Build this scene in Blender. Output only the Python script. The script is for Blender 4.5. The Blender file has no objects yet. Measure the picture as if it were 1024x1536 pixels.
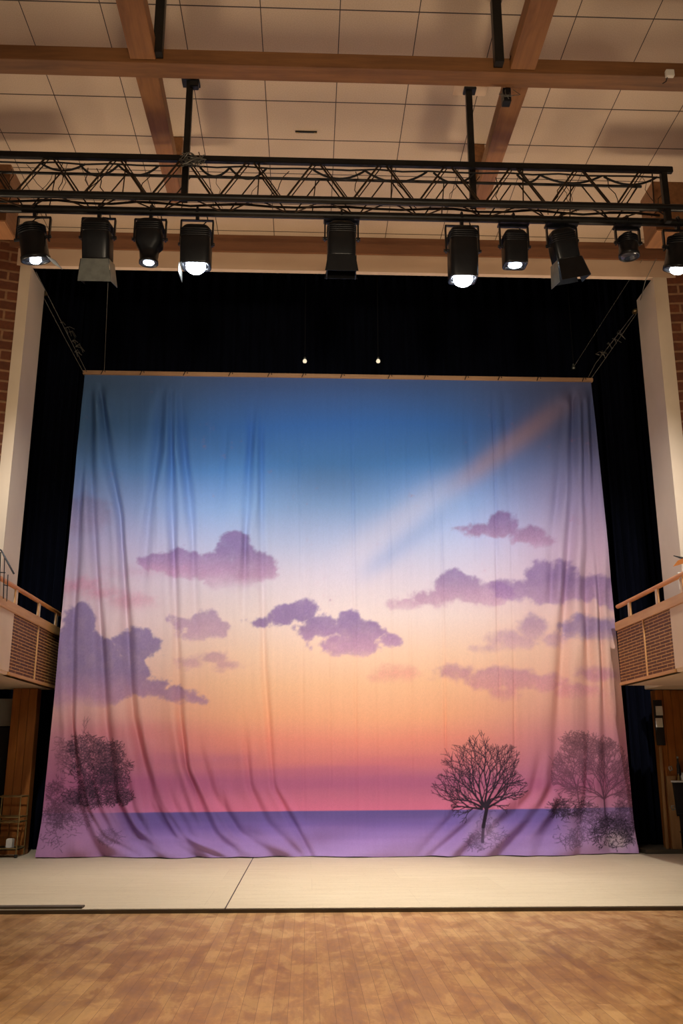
import bpy, bmesh, math, random
import numpy as np
from mathutils import Vector, Matrix, Euler
random.seed(7); rng = np.random.default_rng(11)
SC = bpy.context.scene
COL = SC.collection
PI = math.pi

# ------------------------------------------------------------------ camera
FPX = 1380.0; CX, CY = 512.0, 768.0; CAMH = 1.60
PITCH = math.atan(375/FPX); YAW = math.atan(53/FPX*math.cos(PITCH))
sa, ca, sp, cp = math.sin(YAW), math.cos(YAW), math.sin(PITCH), math.cos(PITCH)
RV = Vector((ca, -sa, 0)); FV = Vector((sa*cp, ca*cp, sp)); UV = Vector((-sa*sp, -ca*sp, cp))
def ray(px, py): return FV + RV*((px-CX)/FPX) + UV*((CY-py)/FPX)
def at(px, py, D):                       # a point at room depth D seen at (px, py)
    r = ray(px, py); k = D/r.y; return Vector((r.x*k, D, CAMH + r.z*k))
def atx(px, D, z):                       # X of a thing of known depth and height
    d = Vector((0, D, z-CAMH)); k = (px-CX)/FPX
    # (X*ca - D*sa) = k * (X*sa*cp + D*ca*cp + dz*sp)
    return (D*sa + k*(D*ca*cp + (z-CAMH)*sp))/(ca - k*sa*cp)
def proj(X, Y, Z):
    Zr = Z-CAMH
    d = X*FV.x + Y*FV.y + Zr*FV.z
    return CX + FPX*(X*RV.x + Y*RV.y)/d, CY - FPX*(X*UV.x + Y*UV.y + Zr*UV.z)/d

cam = bpy.data.cameras.new('camera'); camo = bpy.data.objects.new('camera', cam); COL.objects.link(camo)
cam.sensor_fit = 'VERTICAL'; cam.sensor_height = 36; cam.sensor_width = 24; cam.lens = FPX/1536*36
cam.clip_end = 200
camo.matrix_world = Matrix(((RV.x, UV.x, -FV.x, 0), (RV.y, UV.y, -FV.y, 0), (RV.z, UV.z, -FV.z, CAMH), (0, 0, 0, 1)))
SC.camera = camo
SC.view_settings.view_transform = 'Standard'; SC.view_settings.look = 'None'
SC.view_settings.gamma = 1; SC.view_settings.exposure = 0

# ------------------------------------------------------------------ materials
def lin(c):
    out = []
    for v in c[:3]:
        v = v/255.0
        out.append(v/12.92 if v <= .04045 else ((v+.055)/1.055)**2.4)
    return (*out, 1.0)
class NT:
    def __init__(s, name):
        s.m = bpy.data.materials.new(name); s.m.use_nodes = True
        s.t = s.m.node_tree; s.n = s.t.nodes; s.b = s.n['Principled BSDF']
    def node(s, typ, **kw):
        n = s.n.new(typ)
        for k, v in kw.items():
            if k.startswith('i_'):
                n.inputs[k[2:].replace('_', ' ')].default_value = v
            else: setattr(n, k, v)
        return n
    def link(s, a, b): s.t.links.new(a, b)
    def coords(s, which='Object', scale=(1, 1, 1), loc=(0, 0, 0), rot=(0, 0, 0)):
        tc = s.node('ShaderNodeTexCoord'); mp = s.node('ShaderNodeMapping')
        mp.inputs['Scale'].default_value = scale; mp.inputs['Location'].default_value = loc; mp.inputs['Rotation'].default_value = rot
        s.link(tc.outputs[which], mp.inputs['Vector']); return mp.outputs['Vector']
    def noise(s, vec, scale, detail=4, rough=.55, dist=0):
        n = s.node('ShaderNodeTexNoise'); n.inputs['Scale'].default_value = scale
        n.inputs['Detail'].default_value = detail; n.inputs['Roughness'].default_value = rough
        n.inputs['Distortion'].default_value = dist
        if vec is not None: s.link(vec, n.inputs['Vector'])
        return n.outputs['Fac']
    def ramp(s, fac, stops, interp='LINEAR'):
        r = s.node('ShaderNodeValToRGB'); r.color_ramp.interpolation = interp
        el = r.color_ramp.elements
        while len(el) < len(stops): el.new(.5)
        for e, (p, c) in zip(el, stops): e.position = p; e.color = c if len(c) == 4 else lin(c)
        s.link(fac, r.inputs['Fac']); return r.outputs['Color']
    def mix(s, fac, a, b, mode='MIX'):
        m = s.node('ShaderNodeMix', data_type='RGBA', blend_type=mode)
        for sock, v in ((m.inputs[0], fac), (m.inputs[6], a), (m.inputs[7], b)):
            if hasattr(v, 'links'): s.link(v, sock)
            else: sock.default_value = v
        return m.outputs[2]
    def bump(s, h, strength=.3, dist=.01):
        b = s.node('ShaderNodeBump'); b.inputs['Strength'].default_value = strength; b.inputs['Distance'].default_value = dist
        s.link(h, b.inputs['Height']); s.link(b.outputs['Normal'], s.b.inputs['Normal'])
    def done(s, col, rough=.6, metal=0, spec=.5):
        if hasattr(col, 'links'): s.link(col, s.b.inputs['Base Color'])
        else: s.b.inputs['Base Color'].default_value = col
        if hasattr(rough, 'links'): s.link(rough, s.b.inputs['Roughness'])
        else: s.b.inputs['Roughness'].default_value = rough
        s.b.inputs['Metallic'].default_value = metal
        s.b.inputs['Specular IOR Level'].default_value = spec
        return s.m

def m_simple(name, c, rough=.6, metal=0, var=.12, scale=6, spec=.5):
    t = NT(name); v = t.coords('Object')
    n = t.noise(v, scale)
    a = lin(c); lo = tuple(x*(1-var) for x in a[:3])+(1,); hi = tuple(min(1, x*(1+var)) for x in a[:3])+(1,)
    return t.done(t.ramp(n, [(.3, lo), (.7, hi)]), rough, metal, spec)

def m_wood(name, dark, light, axis='Y', scale=1.0, rough=.5):
    t = NT(name)
    sc = {'X': (.5, 6, 6), 'Y': (6, .5, 6), 'Z': (6, 6, .5)}[axis]
    v = t.coords('Object', scale=tuple(k*scale for k in sc))
    n = t.noise(v, 2.2, 6, .65, .6)
    n2 = t.noise(t.coords('Object'), 1.1, 3)
    c = t.ramp(n, [(.28, dark), (.72, light)])
    c = t.mix(.35, c, t.ramp(n2, [(.3, dark), (.7, light)]))
    t.bump(n, .15, .004)
    return t.done(c, rough)

def m_brick(name, c1, c2, mortar, w, h, ms, uv='UVMap', rough=.8, noise_dist=.01, bump=.5):
    t = NT(name)
    u = t.node('ShaderNodeUVMap', uv_map=uv)
    nz = t.node('ShaderNodeTexNoise'); nz.inputs['Scale'].default_value = 5; t.link(u.outputs['UV'], nz.inputs['Vector'])
    va = t.node('ShaderNodeVectorMath', operation='MULTIPLY_ADD')
    t.link(nz.outputs['Color'], va.inputs[0]); va.inputs[1].default_value = (noise_dist*2,)*3; t.link(u.outputs['UV'], va.inputs[2])
    b = t.node('ShaderNodeTexBrick'); t.link(va.outputs[0], b.inputs['Vector'])
    b.inputs['Scale'].default_value = 1; b.inputs['Brick Width'].default_value = w; b.inputs['Row Height'].default_value = h
    b.inputs['Mortar Size'].default_value = ms; b.inputs['Mortar Smooth'].default_value = .3
    b.inputs['Color1'].default_value = lin(c1); b.inputs['Color2'].default_value = lin(c2); b.inputs['Mortar'].default_value = lin(mortar)
    n = t.noise(u.outputs['UV'], 12, 5)
    c = t.mix(.45, b.outputs['Color'], t.ramp(n, [(.3, (.35, .35, .35, 1)), (.75, (1.25, 1.2, 1.1, 1))]), 'MULTIPLY')
    inv = t.node('ShaderNodeMath', operation='SUBTRACT'); inv.inputs[0].default_value = 1; t.link(b.outputs['Fac'], inv.inputs[1])
    t.bump(inv.outputs[0], bump, .012)
    return t.done(c, rough)

M = {}
M['beam'] = m_wood('beam_wood', (104, 64, 34), (160, 108, 62), 'Y')
M['beamx'] = m_wood('beam_wood_across', (92, 58, 32), (146, 98, 56), 'X')
M['headwood'] = m_wood('header_wood', (104, 66, 42), (136, 90, 60), 'X')
M['pillar'] = m_wood('pillar_wood', (122, 66, 26), (184, 114, 50), 'Z', .8, .4)
M['rail'] = m_wood('rail_wood', (190, 120, 60), (226, 160, 92), 'Y', 1, .4)
M['ledge'] = m_wood('ledge_wood', (186, 132, 76), (220, 172, 112), 'Y', 1, .45)
M['batten'] = m_wood('batten_wood', (170, 130, 96), (205, 165, 125), 'X', 1, .6)
M['card'] = m_wood('board_wood', (120, 84, 44), (165, 122, 72), 'Z', 1, .7)
M['cream'] = m_simple('cream_paint', (222, 196, 164), .65, 0, .06, 1.2)
M['creamcol'] = m_simple('column_plaster', (214, 196, 172), .75, 0, .07, .9)
M['fascia'] = m_simple('fascia_plaster', (214, 186, 158), .75, 0, .05, .8)
M['black'] = m_simple('black_metal', (30, 30, 33), .38, .35, .3, 9)
M['lampblack'] = m_simple('lamp_housing', (26, 27, 30), .34, .3, .25, 7)
M['truss'] = m_simple('truss_tube', (34, 32, 30), .42, .5, .3, 5)
M['strut'] = m_simple('strut_tube', (58, 44, 30), .45, .5, .3, 5)
M['rubber'] = m_simple('cable_rubber', (22, 20, 19), .7, 0, .1)
M['alu'] = m_simple('dull_aluminium', (160, 165, 158), .35, .8, .2, 8)
M['brass'] = m_simple('brass_tube', (170, 145, 95), .3, .8, .15, 8)
M['steel'] = m_simple('grey_wire', (120, 118, 110), .4, .7, .1)
M['white'] = m_simple('white_plastic', (225, 220, 210), .5, 0, .05)
M['paper'] = m_simple('paper', (214, 206, 190), .8, 0, .1, 12)
M['grey'] = m_simple('grey_board', (150, 148, 142), .7, 0, .15, 2)
M['darkbox'] = m_simple('dark_box', (28, 24, 22), .6, 0, .3)
M['lip'] = m_wood('stage_edge_wood', (66, 56, 44), (104, 92, 72), 'X', 1, .6)
M['void'] = m_simple('stage_house_black', (9, 9, 11), .95, 0, .2, 3, .1)

def m_velvet(name, c):
    t = NT(name); v = t.coords('Object', scale=(3, 3, .4))
    n = t.noise(v, 3, 4)
    a = lin(c)
    t.b.inputs['Sheen Weight'].default_value = .12; t.b.inputs['Sheen Roughness'].default_value = .4
    t.b.inputs['Sheen Tint'].default_value = lin((90, 100, 140))
    return t.done(t.ramp(n, [(.3, tuple(x*.7 for x in a[:3])+(1,)), (.7, tuple(x*1.3 for x in a[:3])+(1,))]), .95, 0, .1)
M['velvet'] = m_velvet('black_velvet', (15, 18, 32))

def m_emit(name, c, s):
    t = NT(name); t.b.inputs['Emission Color'].default_value = lin(c); t.b.inputs['Emission Strength'].default_value = s
    return t.done(lin(c), .3)
M['lens_on'] = m_emit('lit_lens', (235, 244, 255), 40)
M['lens_dim'] = m_emit('lit_lens_small', (230, 242, 255), 14)
M['bulb'] = m_emit('small_bulb', (255, 240, 210), .7)
M['lens_off'] = m_simple('unlit_lens', (40, 46, 56), .12, 0, .2)

# ceiling panels: beige panels, thin joints every metre, one course of 0.83 m
def m_ceiling():
    t = NT('ceiling_panels')
    v = t.coords('Object')
    sx = t.node('ShaderNodeSeparateXYZ'); t.link(v, sx.inputs[0])
    def joints(sock, period, off, width):
        a = t.node('ShaderNodeMath', operation='ADD'); t.link(sock, a.inputs[0]); a.inputs[1].default_value = off
        d = t.node('ShaderNodeMath', operation='PINGPONG'); t.link(a.outputs[0], d.inputs[0]); d.inputs[1].default_value = period/2
        l = t.node('ShaderNodeMath', operation='LESS_THAN'); t.link(d.outputs[0], l.inputs[0]); l.inputs[1].default_value = width
        return l.outputs[0]
    jx = joints(sx.outputs[0], .985, -.33, .0058)
    mx = t.node('ShaderNodeMath', operation='MAXIMUM'); t.link(jx, mx.inputs[0])
    jy = joints(sx.outputs[1], .83, -.24, .0095); t.link(jy, mx.inputs[1])
    n = t.noise(v, .5, 3); n2 = t.noise(v, 60, 2)
    c = t.ramp(n, [(.3, (186, 162, 138)), (.7, (202, 178, 152))])
    c = t.mix(.12, c, t.ramp(n2, [(.4, (150, 120, 95)), (.6, (220, 190, 160))]))
    c = t.mix(mx.outputs[0], c, lin((50, 34, 24)))
    return t.done(c, .55)
M['ceiling'] = m_ceiling()

def m_planks():
    t = NT('hall_floor_boards')
    v = t.coords('Object')
    sx = t.node('ShaderNodeSeparateXYZ'); t.link(v, sx.inputs[0])
    cb = t.node('ShaderNodeCombineXYZ'); t.link(sx.outputs[1], cb.inputs[0]); t.link(sx.outputs[0], cb.inputs[1])
    b = t.node('ShaderNodeTexBrick'); t.link(cb.outputs[0], b.inputs['Vector'])
    b.offset = .37; b.offset_frequency = 2
    for k, x in (('Scale', 1), ('Brick Width', 2.3), ('Row Height', .105), ('Mortar Size', .0012), ('Mortar Smooth', .4), ('Bias', 0)):
        b.inputs[k].default_value = x
    b.inputs['Color1'].default_value = (0, 0, 0, 1); b.inputs['Color2'].default_value = (1, 1, 1, 1); b.inputs['Mortar'].default_value = (.5, .5, .5, 1)
    base = t.ramp(b.outputs['Color'], [(0, (140, 102, 62)), (.35, (178, 136, 86)), (.7, (196, 152, 98)), (1, (226, 186, 126))])
    streak = t.noise(t.coords('Object', scale=(9, 1.1, 1)), 1.6, 7, .7, .4)
    blot = t.noise(t.coords('Object', scale=(1.6, .8, 1)), 2.4, 9, .72, .5)
    big = t.noise(t.coords('Object', scale=(1, .5, 1)), .7, 3)
    c = t.mix(.42, base, t.ramp(streak, [(.3, (96, 64, 38)), (.52, (176, 130, 80)), (.72, (222, 178, 118))]))
    c = t.mix(.42, c, t.ramp(blot, [(.38, (96, 68, 40)), (.5, (184, 138, 84)), (.58, (238, 198, 136))]))
    c = t.mix(.25, c, t.ramp(big, [(.35, (176, 112, 70)), (.65, (172, 134, 84))]))
    c = t.mix(b.outputs['Fac'], c, lin((86, 54, 32)))
    t.bump(streak, .08, .003)
    r = t.ramp(blot, [(.3, (.34, .34, .34, 1)), (.7, (.55, .55, .55, 1))])
    return t.done(c, r)
M['planks'] = m_planks()

def m_stage():
    t = NT('stage_boards')
    v = t.coords('Object')
    b = t.node('ShaderNodeTexBrick'); t.link(t.coords('Object', loc=(1.13, -.2, 0)), b.inputs['Vector'])
    for k, x in (('Scale', 1), ('Brick Width', 2.44), ('Row Height', 1.22), ('Mortar Size', .003), ('Mortar Smooth', .3)):
        b.inputs[k].default_value = x
    b.inputs['Color1'].default_value = lin((214, 190, 152)); b.inputs['Color2'].default_value = lin((226, 206, 168)); b.inputs['Mortar'].default_value = lin((172, 146, 108))
    st = t.noise(t.coords('Object', scale=(.5, 5, 1)), 2, 7, .65, .3)
    sc = t.noise(t.coords('Object', scale=(1.5, 6, 1)), 9, 6, .8, 1.2)
    c = t.mix(.4, b.outputs['Color'], t.ramp(st, [(.3, (176, 156, 122)), (.7, (236, 224, 194))]))
    c = t.mix(.45, c, t.ramp(sc, [(.34, (120, 98, 74)), (.44, (224, 208, 176))]))
    # the one long open joint
    sx = t.node('ShaderNodeSeparateXYZ'); t.link(v, sx.inputs[0])
    d = t.node('ShaderNodeMath', operation='SUBTRACT'); t.link(sx.outputs[0], d.inputs[0]); d.inputs[1].default_value = at(380, 1288, 16.6).x
    ab = t.node('ShaderNodeMath', operation='ABSOLUTE'); t.link(d.outputs[0], ab.inputs[0])
    l = t.node('ShaderNodeMath', operation='LESS_THAN'); t.link(ab.outputs[0], l.inputs[0]); l.inputs[1].default_value = .007
    c = t.mix(l.outputs[0], c, lin((50, 40, 30)))
    return t.done(c, .6)
M['stage'] = m_stage()
M['brick'] = m_brick('old_brick', (120, 66, 36), (96, 52, 30), (150, 112, 80), .40, .185, .022)
M['lattice'] = m_brick('woven_lattice', (92, 50, 20), (112, 64, 26), (214, 164, 96), .42, .052, .0075, rough=.6, noise_dist=.002, bump=.7)

# ------------------------------------------------------------------ mesh helpers
class MB:
    def __init__(s): s.v = []; s.f = []; s.smooth = []
    def add(s, vs, fs, sm=False):
        o = len(s.v); s.v += [tuple(v) for v in vs]; s.f += [tuple(i+o for i in f) for f in fs]; s.smooth += [sm]*len(fs); return s
    def box(s, x0, x1, y0, y1, z0, z1):
        vs = [(x, y, z) for z in (z0, z1) for y in (y0, y1) for x in (x0, x1)]
        return s.add(vs, [(0, 2, 3, 1), (4, 5, 7, 6), (0, 1, 5, 4), (2, 6, 7, 3), (0, 4, 6, 2), (1, 3, 7, 5)])
    def hexa(s, a, b):                          # two quads, bottom a, top b
        return s.add(list(a)+list(b), [(3, 2, 1, 0), (4, 5, 6, 7), (0, 1, 5, 4), (1, 2, 6, 5), (2, 3, 7, 6), (3, 0, 4, 7)])
    def tube(s, pts, r, n=8, cap=True, rr=None):
        pts = [Vector(p) for p in pts]; rings = []; up = None
        for i, p in enumerate(pts):
            d = (pts[min(i+1, len(pts)-1)] - pts[max(i-1, 0)]).normalized()
            if up is None: up = d.orthogonal().normalized()
            else:
                up = (up - d*up.dot(d))
                up = up.normalized() if up.length > 1e-6 else d.orthogonal().normalized()
            w = d.cross(up); R = rr[i] if rr else r
            rings.append([p + (up*math.cos(2*PI*k/n) + w*math.sin(2*PI*k/n))*R for k in range(n)])
        vs = [q for rg in rings for q in rg]; fs = []
        for i in range(len(pts)-1):
            for k in range(n):
                fs.append((i*n+k, i*n+(k+1) % n, (i+1)*n+(k+1) % n, (i+1)*n+k))
        s.add(vs, fs, True)
        if cap:
            s.add(rings[0], [tuple(range(n))[::-1]]); s.add(rings[-1], [tuple(range(n))])
        return s
    def loft(s, secs, n=20, mat=None, cap=True, sm=True):
        # secs: (z, half width x, half depth y, squareness exponent)
        rings = []
        for (z, a, b, e) in secs:
            rg = []
            for k in range(n):
                t = 2*PI*(k+.5)/n; c, q = math.cos(t), math.sin(t)
                rg.append(Vector((a*math.copysign(abs(c)**(2/e), c), b*math.copysign(abs(q)**(2/e), q), z)))
            rings.append(rg)
        if mat is not None: rings = [[mat @ v for v in rg] for rg in rings]
        vs = [q for rg in rings for q in rg]; fs = []
        for i in range(len(rings)-1):
            for k in range(n): fs.append((i*n+k, i*n+(k+1) % n, (i+1)*n+(k+1) % n, (i+1)*n+k))
        s.add(vs, fs, sm)
        if cap: s.add(rings[0], [tuple(range(n))[::-1]]); s.add(rings[-1], [tuple(range(n))])
        return s
    def xf(s, mat): s.v = [tuple(mat @ Vector(v)) for v in s.v]; return s
    def build(s, name, m, parent=None, bevel=0):
        me = bpy.data.meshes.new(name); me.from_pydata(s.v, [], s.f)
        me.polygons.foreach_set('use_smooth', s.smooth)
        bm = bmesh.new(); bm.from_mesh(me); bmesh.ops.recalc_face_normals(bm, faces=bm.faces)
        if bevel: bmesh.ops.bevel(bm, geom=[e for e in bm.edges if e.calc_face_angle(0) > .6], offset=bevel, segments=2, affect='EDGES', clamp_overlap=True)
        bm.to_mesh(me); bm.free(); me.update()
        me.materials.append(m)
        o = bpy.data.objects.new(name, me); COL.objects.link(o)
        if parent: o.parent = parent
        return o
def tag(o, label, cat, group=None, kind=None):
    o['label'] = label; o['category'] = cat
    if group: o['group'] = group
    if kind: o['kind'] = kind
    return o
def empty(name, loc, label, cat, group=None, rot=(0, 0, 0)):
    o = bpy.data.objects.new(name, None); COL.objects.link(o); o.location = loc; o.rotation_euler = rot
    o.empty_display_size = .1
    return tag(o, label, cat, group)
def struct(o, label=None):
    o['kind'] = 'structure'
    if label: o['label'] = label
    return o
def child_world(mb, name, m, parent, bevel=0, root=None):   # mesh given in world coordinates, stored relative to its parent
    root = root or parent
    inv = (Matrix.Translation(root.location) @ root.rotation_euler.to_matrix().to_4x4()).inverted()
    mb.xf(inv); return mb.build(name, m, parent, bevel)
def catenary(a, b, sag, n=14):
    a, b = Vector(a), Vector(b)
    return [a.lerp(b, i/n) - Vector((0, 0, sag*4*(i/n)*(1-i/n))) for i in range(n+1)]

# ------------------------------------------------------------------ the hall
CEIL = 10.6; DPORT = 14.5; DBACK = 15.35; STZ = .045; DLIP = 10.93; DDROP = 16.7
PT = at(512, 407, DPORT).z                        # underside of the portal header
struct(MB().box(-11, 12.5, -7, DLIP, -.1, 0).build('floor', M['planks']), 'worn narrow-board wooden hall floor in front of the stage')
struct(MB().box(-8.6, 9.8, DLIP+.03, 19.2, -.1, STZ).build('stage_floor', M['stage']), 'pale scuffed board stage floor under the backdrop')
lip = MB().box(-8.6, 9.8, DLIP, DLIP+.03, -.1, STZ-.006)
struct(lip.build('trim_1', M['lip']), 'worn wooden edging strip along the stage front')
lx0 = atx(0, DLIP, .05) - 2; lx1 = atx(121, DLIP, .05)
tag(MB().box(lx0, lx1, DLIP+.05, DLIP+.2, STZ, STZ+.022).build('floor_batten', M['lip'], bevel=.004), 'low flat wooden batten lying along the stage front edge at far left', 'batten')
struct(MB().box(-11, 12.5, -7, DPORT+.12, CEIL, CEIL+.1).build('ceiling', M['ceiling']), 'beige panelled hall ceiling with thin dark joints')

# portal columns (front face + deep inner side)
xl_out, xl_in = at(29, 415, DPORT).x, at(46, 407, DPORT).x
xr_in, xr_out = at(979, 413, DPORT).x, at(1000, 424, DPORT).x
struct(MB().box(xl_out, xl_in, DPORT, DBACK, 3.04, PT).build('wall_portal_left', M['creamcol']), 'cream plaster portal pier at left')
struct(MB().box(xr_in, xr_out, DPORT, DBACK, 3.04, PT).build('wall_portal_right', M['creamcol']), 'cream plaster portal pier at right')
zw = at(512, 382, DPORT).z
struct(MB().box(-9, 10.5, DPORT, DPORT+.1, PT, zw).build('wall_header', M['fascia']), 'plain beige fascia across the top of the stage opening')
hw = MB().box(-9, 10.5, DPORT-.045, DPORT, zw, zw+.19); hw.box(-9, 10.5, DPORT-.02, DPORT, zw+.196, CEIL)
struct(hw.build('trim_2', M['headwood']), 'reddish brown double wooden board along the top of the stage opening')

def splayed(name, x0, y0, ang, L, label, z1):
    h = z1; me = bpy.data.meshes.new(name)
    c, s_ = math.cos(ang), math.sin(ang)
    t = .2
    vs = []
    n = Vector((-s_, c))                                     # thickness, away from the hall
    if n.y < 0: n = -n
    for k in (0, 1):
        for (u, z) in ((0, 0), (L, 0), (L, h), (0, h)):
            vs.append((x0+c*u+n.x*t*k, y0+s_*u+n.y*t*k, z))
    fs = [(0, 1, 2, 3), (7, 6, 5, 4), (0, 4, 5, 1), (1, 5, 6, 2), (2, 6, 7, 3), (3, 7, 4, 0)]
    me.from_pydata(vs, [], fs)
    uvl = me.uv_layers.new(name='UVMap')
    for p in me.polygons:
        for li in p.loop_indices:
            vi = me.loops[li].vertex_index; k = vi % 4
            uvl.data[li].uv = ((0, L, L, 0)[k], (0, 0, h, h)[k])
    me.materials.append(M['brick']); me.update()
    o = bpy.data.objects.new(name, me); COL.objects.link(o); return struct(o, label)
splayed('wall_left', xl_out, DPORT+.02, PI+.30, 4.2, 'old brown brick hall wall left of the stage opening', CEIL)
splayed('wall_right', xr_out, DPORT+.02, -.12, 4.2, 'old brown brick hall wall right of the stage opening', CEIL)

# black stage house behind the opening
sh = MB(); sh.box(-8.8, -8.6, DPORT+.3, 19.4, 0, 12.4)
struct(sh.build('wall_stage_left', M['void'])); struct(MB().box(9.8, 10, DPORT+.3, 19.4, 0, 12.4).build('wall_stage_right', M['void']))
struct(MB().box(-8.6, 9.8, 19.2, 19.4, 0, 12.4).build('wall_back', M['void']))
struct(MB().box(-8.8, 10, DPORT+.1, 19.4, 12.4, 12.5).build('ceiling_stage', M['void']))
struct(MB().box(-8.8, 10, DPORT+.11, DPORT+.2, CEIL-.2, 12.4).build('wall_above_opening', M['void']))

def drape(name, x0, x1, y, z0, z1, nf, amp, label, seed=0, m='velvet'):
    r = random.Random(seed); W = x1-x0; n = int(nf*12); ph = [r.uniform(0, 6.28) for _ in range(4)]
    rows = 14; vs = []; fs = []
    for j in range(rows+1):
        t = j/rows; z = z0+(z1-z0)*t
        for i in range(n+1):
            u = i/n; a = 2*PI*nf*u
            d = amp*(math.sin(a+ph[0]+.5*math.sin(t*3+ph[1])) + .45*math.sin(a*.53+ph[2]+t) + .2*math.sin(a*2.1+ph[3]))*(1.15-.35*t)
            vs.append((x0+W*u, y+d, z))
    for j in range(rows):
        for i in range(n):
            a = j*(n+1)+i; fs.append((a, a+1, a+n+2, a+n+1))
    mb = MB().add(vs, fs, True); o = mb.build(name, M[m])
    so = o.modifiers.new('thick', 'SOLIDIFY'); so.thickness = .008
    return o
tag(drape('back_curtain', -6.2, 7.9, 18.75, 1.0, 12.3, 44, .05, '', 3), 'wide black curtain filling the dark space behind and above the painted backdrop', 'curtain')
tag(drape('side_curtain', atx(-10, 18.2, 6), atx(112, 18.2, 8), 18.2, STZ+.01, 12.2, 9, .07, '', 5), 'tall black pleated curtain between the left pier and the backdrop', 'curtain')
tag(drape('side_curtain', atx(918, 18.0, 6), atx(1003, 18.0, 6.5)+.2, 18.0, STZ+.01, 12.2, 9, .07, '', 6), 'tall black pleated curtain between the backdrop and the right pier', 'curtain')

# ------------------------------------------------------------------ ceiling beams
BZ = 9.6
tag(MB().box(-9, 11, 9.20, 9.46, BZ, BZ+.20).build('crossbeam', M['beamx'], bevel=.006), 'long brown timber beam running straight across the hall ceiling above the lighting truss', 'beam')
def depth_beam(pxa, label):
    x = atx(pxa, 8.1, BZ)
    e = empty('ceiling_beam', (x, 9.33, BZ+.2), label, 'beam', 'timber beams running towards the stage')
    child_world(MB().box(x-.15, x+.15, 3, 9.195, BZ+.03, BZ+.25), 'beam_near_length', M['beam'], e, .006)
    child_world(MB().hexa([(x-.14, 9.465, BZ+.03), (x+.14, 9.465, BZ+.03), (x+.10, 12.1, BZ+.03), (x-.10, 12.1, BZ+.03)],
                          [(x-.14, 9.465, BZ+.25), (x+.14, 9.465, BZ+.25), (x+.10, 12.1, BZ+.25), (x-.10, 12.1, BZ+.25)]), 'beam_far_length', M['beam'], e, .006)
    child_world(MB().box(x-.08, x+.08, 11.86, 12.08, BZ+.25, CEIL), 'beam_post', M['beam'], e)
    return x
xbl = depth_beam(188, 'left brown timber beam running towards the stage under the ceiling')
xbr = depth_beam(818, 'right brown timber beam running towards the stage under the ceiling')
for px, lb in ((238, 'dark upright steel post on the crossbeam beside the left timber beam'), (747, 'dark upright steel post on the crossbeam beside the right timber beam')):
    x = atx(px, 9.12, 9.9)
    tag(MB().box(x-.055, x+.055, 9.08, 9.195, BZ+.05, CEIL).build('ceiling_post', M['truss'], bevel=.004), lb, 'post', 'dark posts on the crossbeam')
# wooden corbels at both ends under the ceiling
def corbel(px0, px1, y0, y1, D, label):
    a = at(px0, y1, D); b = at(px1, y0, D)
    mb = MB().box(a.x, b.x, D, D+.5, a.z, b.z)
    return tag(mb.build('wall_bracket', M['beam'], bevel=.01), label, 'bracket', 'timber brackets at the ends of the truss')
corbel(-60, 17, 246, 330, 11.6, 'large brown timber block behind the left end of the lighting truss')
corbel(985, 1090, 274, 345, 11.6, 'large brown timber block behind the right end of the lighting truss')

# things on the ceiling and the crossbeam
p = at(1003, 113, 9.19)
e = empty('junction_box', p, 'small white box fixed on the right end of the crossbeam', 'box')
child_world(MB().box(p.x-.05, p.x+.05, 9.14, 9.195, p.z-.04, p.z+.05), 'casing', M['white'], e, .006)
child_world(MB().tube([(p.x-.03, 9.18, p.z-.04), (p.x-.05, 9.18, p.z-.10), (p.x-.09, 9.19, p.z-.12)], .006), 'cable_tail', M['rubber'], e)
p = at(757, 146, 9.62); 
e = empty('beam_bracket', p, 'black metal bracket with loose wires under the crossbeam by the right timber beam', 'bracket')
child_world(MB().box(p.x-.05, p.x+.05, 9.50, 9.62, BZ-.16, BZ+.03), 'plate', M['black'], e, .005)
mb = MB()
for k in range(7):
    a = random.uniform(-.08, .08); mb.tube([(p.x+a, 9.49, BZ-random.uniform(0, .15)), (p.x+a*1.5+random.uniform(-.05, .05), 9.46, BZ-.1), (p.x+random.uniform(-.08, .08), 9.48, BZ-random.uniform(.1, .22))], .005, 6)
child_world(mb, 'wire_bundle', M['steel'], e)
p = at(769, 82, 9.15)
tag(MB().hexa([(p.x-.04, 9.12, p.z-.05), (p.x, 9.12, p.z-.05), (p.x, 9.18, p.z-.05), (p.x-.04, 9.18, p.z-.05)],
              [(p.x+.01, 9.12, p.z+.1), (p.x+.03, 9.12, p.z+.1), (p.x+.03, 9.18, p.z+.1), (p.x+.01, 9.18, p.z+.1)]).build('beam_cleat', M['black']), 'small black cleat standing on the crossbeam beside the right steel post', 'cleat')
r = ray(459, 197); k = (CEIL-CAMH)/r.z; p = Vector((r.x*k, r.y*k, CEIL))
e = empty('ceiling_hook_strip', p, 'tiny dark hook strip screwed to the ceiling panel near the middle', 'hook')
child_world(MB().box(p.x-.16, p.x+.16, p.y-.012, p.y+.012, CEIL-.02, CEIL), 'strip', M['rubber'], e)
child_world(MB().tube([(p.x-.14, p.y, CEIL-.02), (p.x-.15, p.y-.03, CEIL-.05), (p.x-.10, p.y, CEIL-.03)], .006, 6), 'hook', M['brass'], e)
child_world(MB().tube([(p.x+.12, p.y, CEIL-.02), (p.x+.16, p.y-.03, CEIL-.05), (p.x+.15, p.y, CEIL-.03)], .006, 6), 'hook', M['brass'], e)

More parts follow.
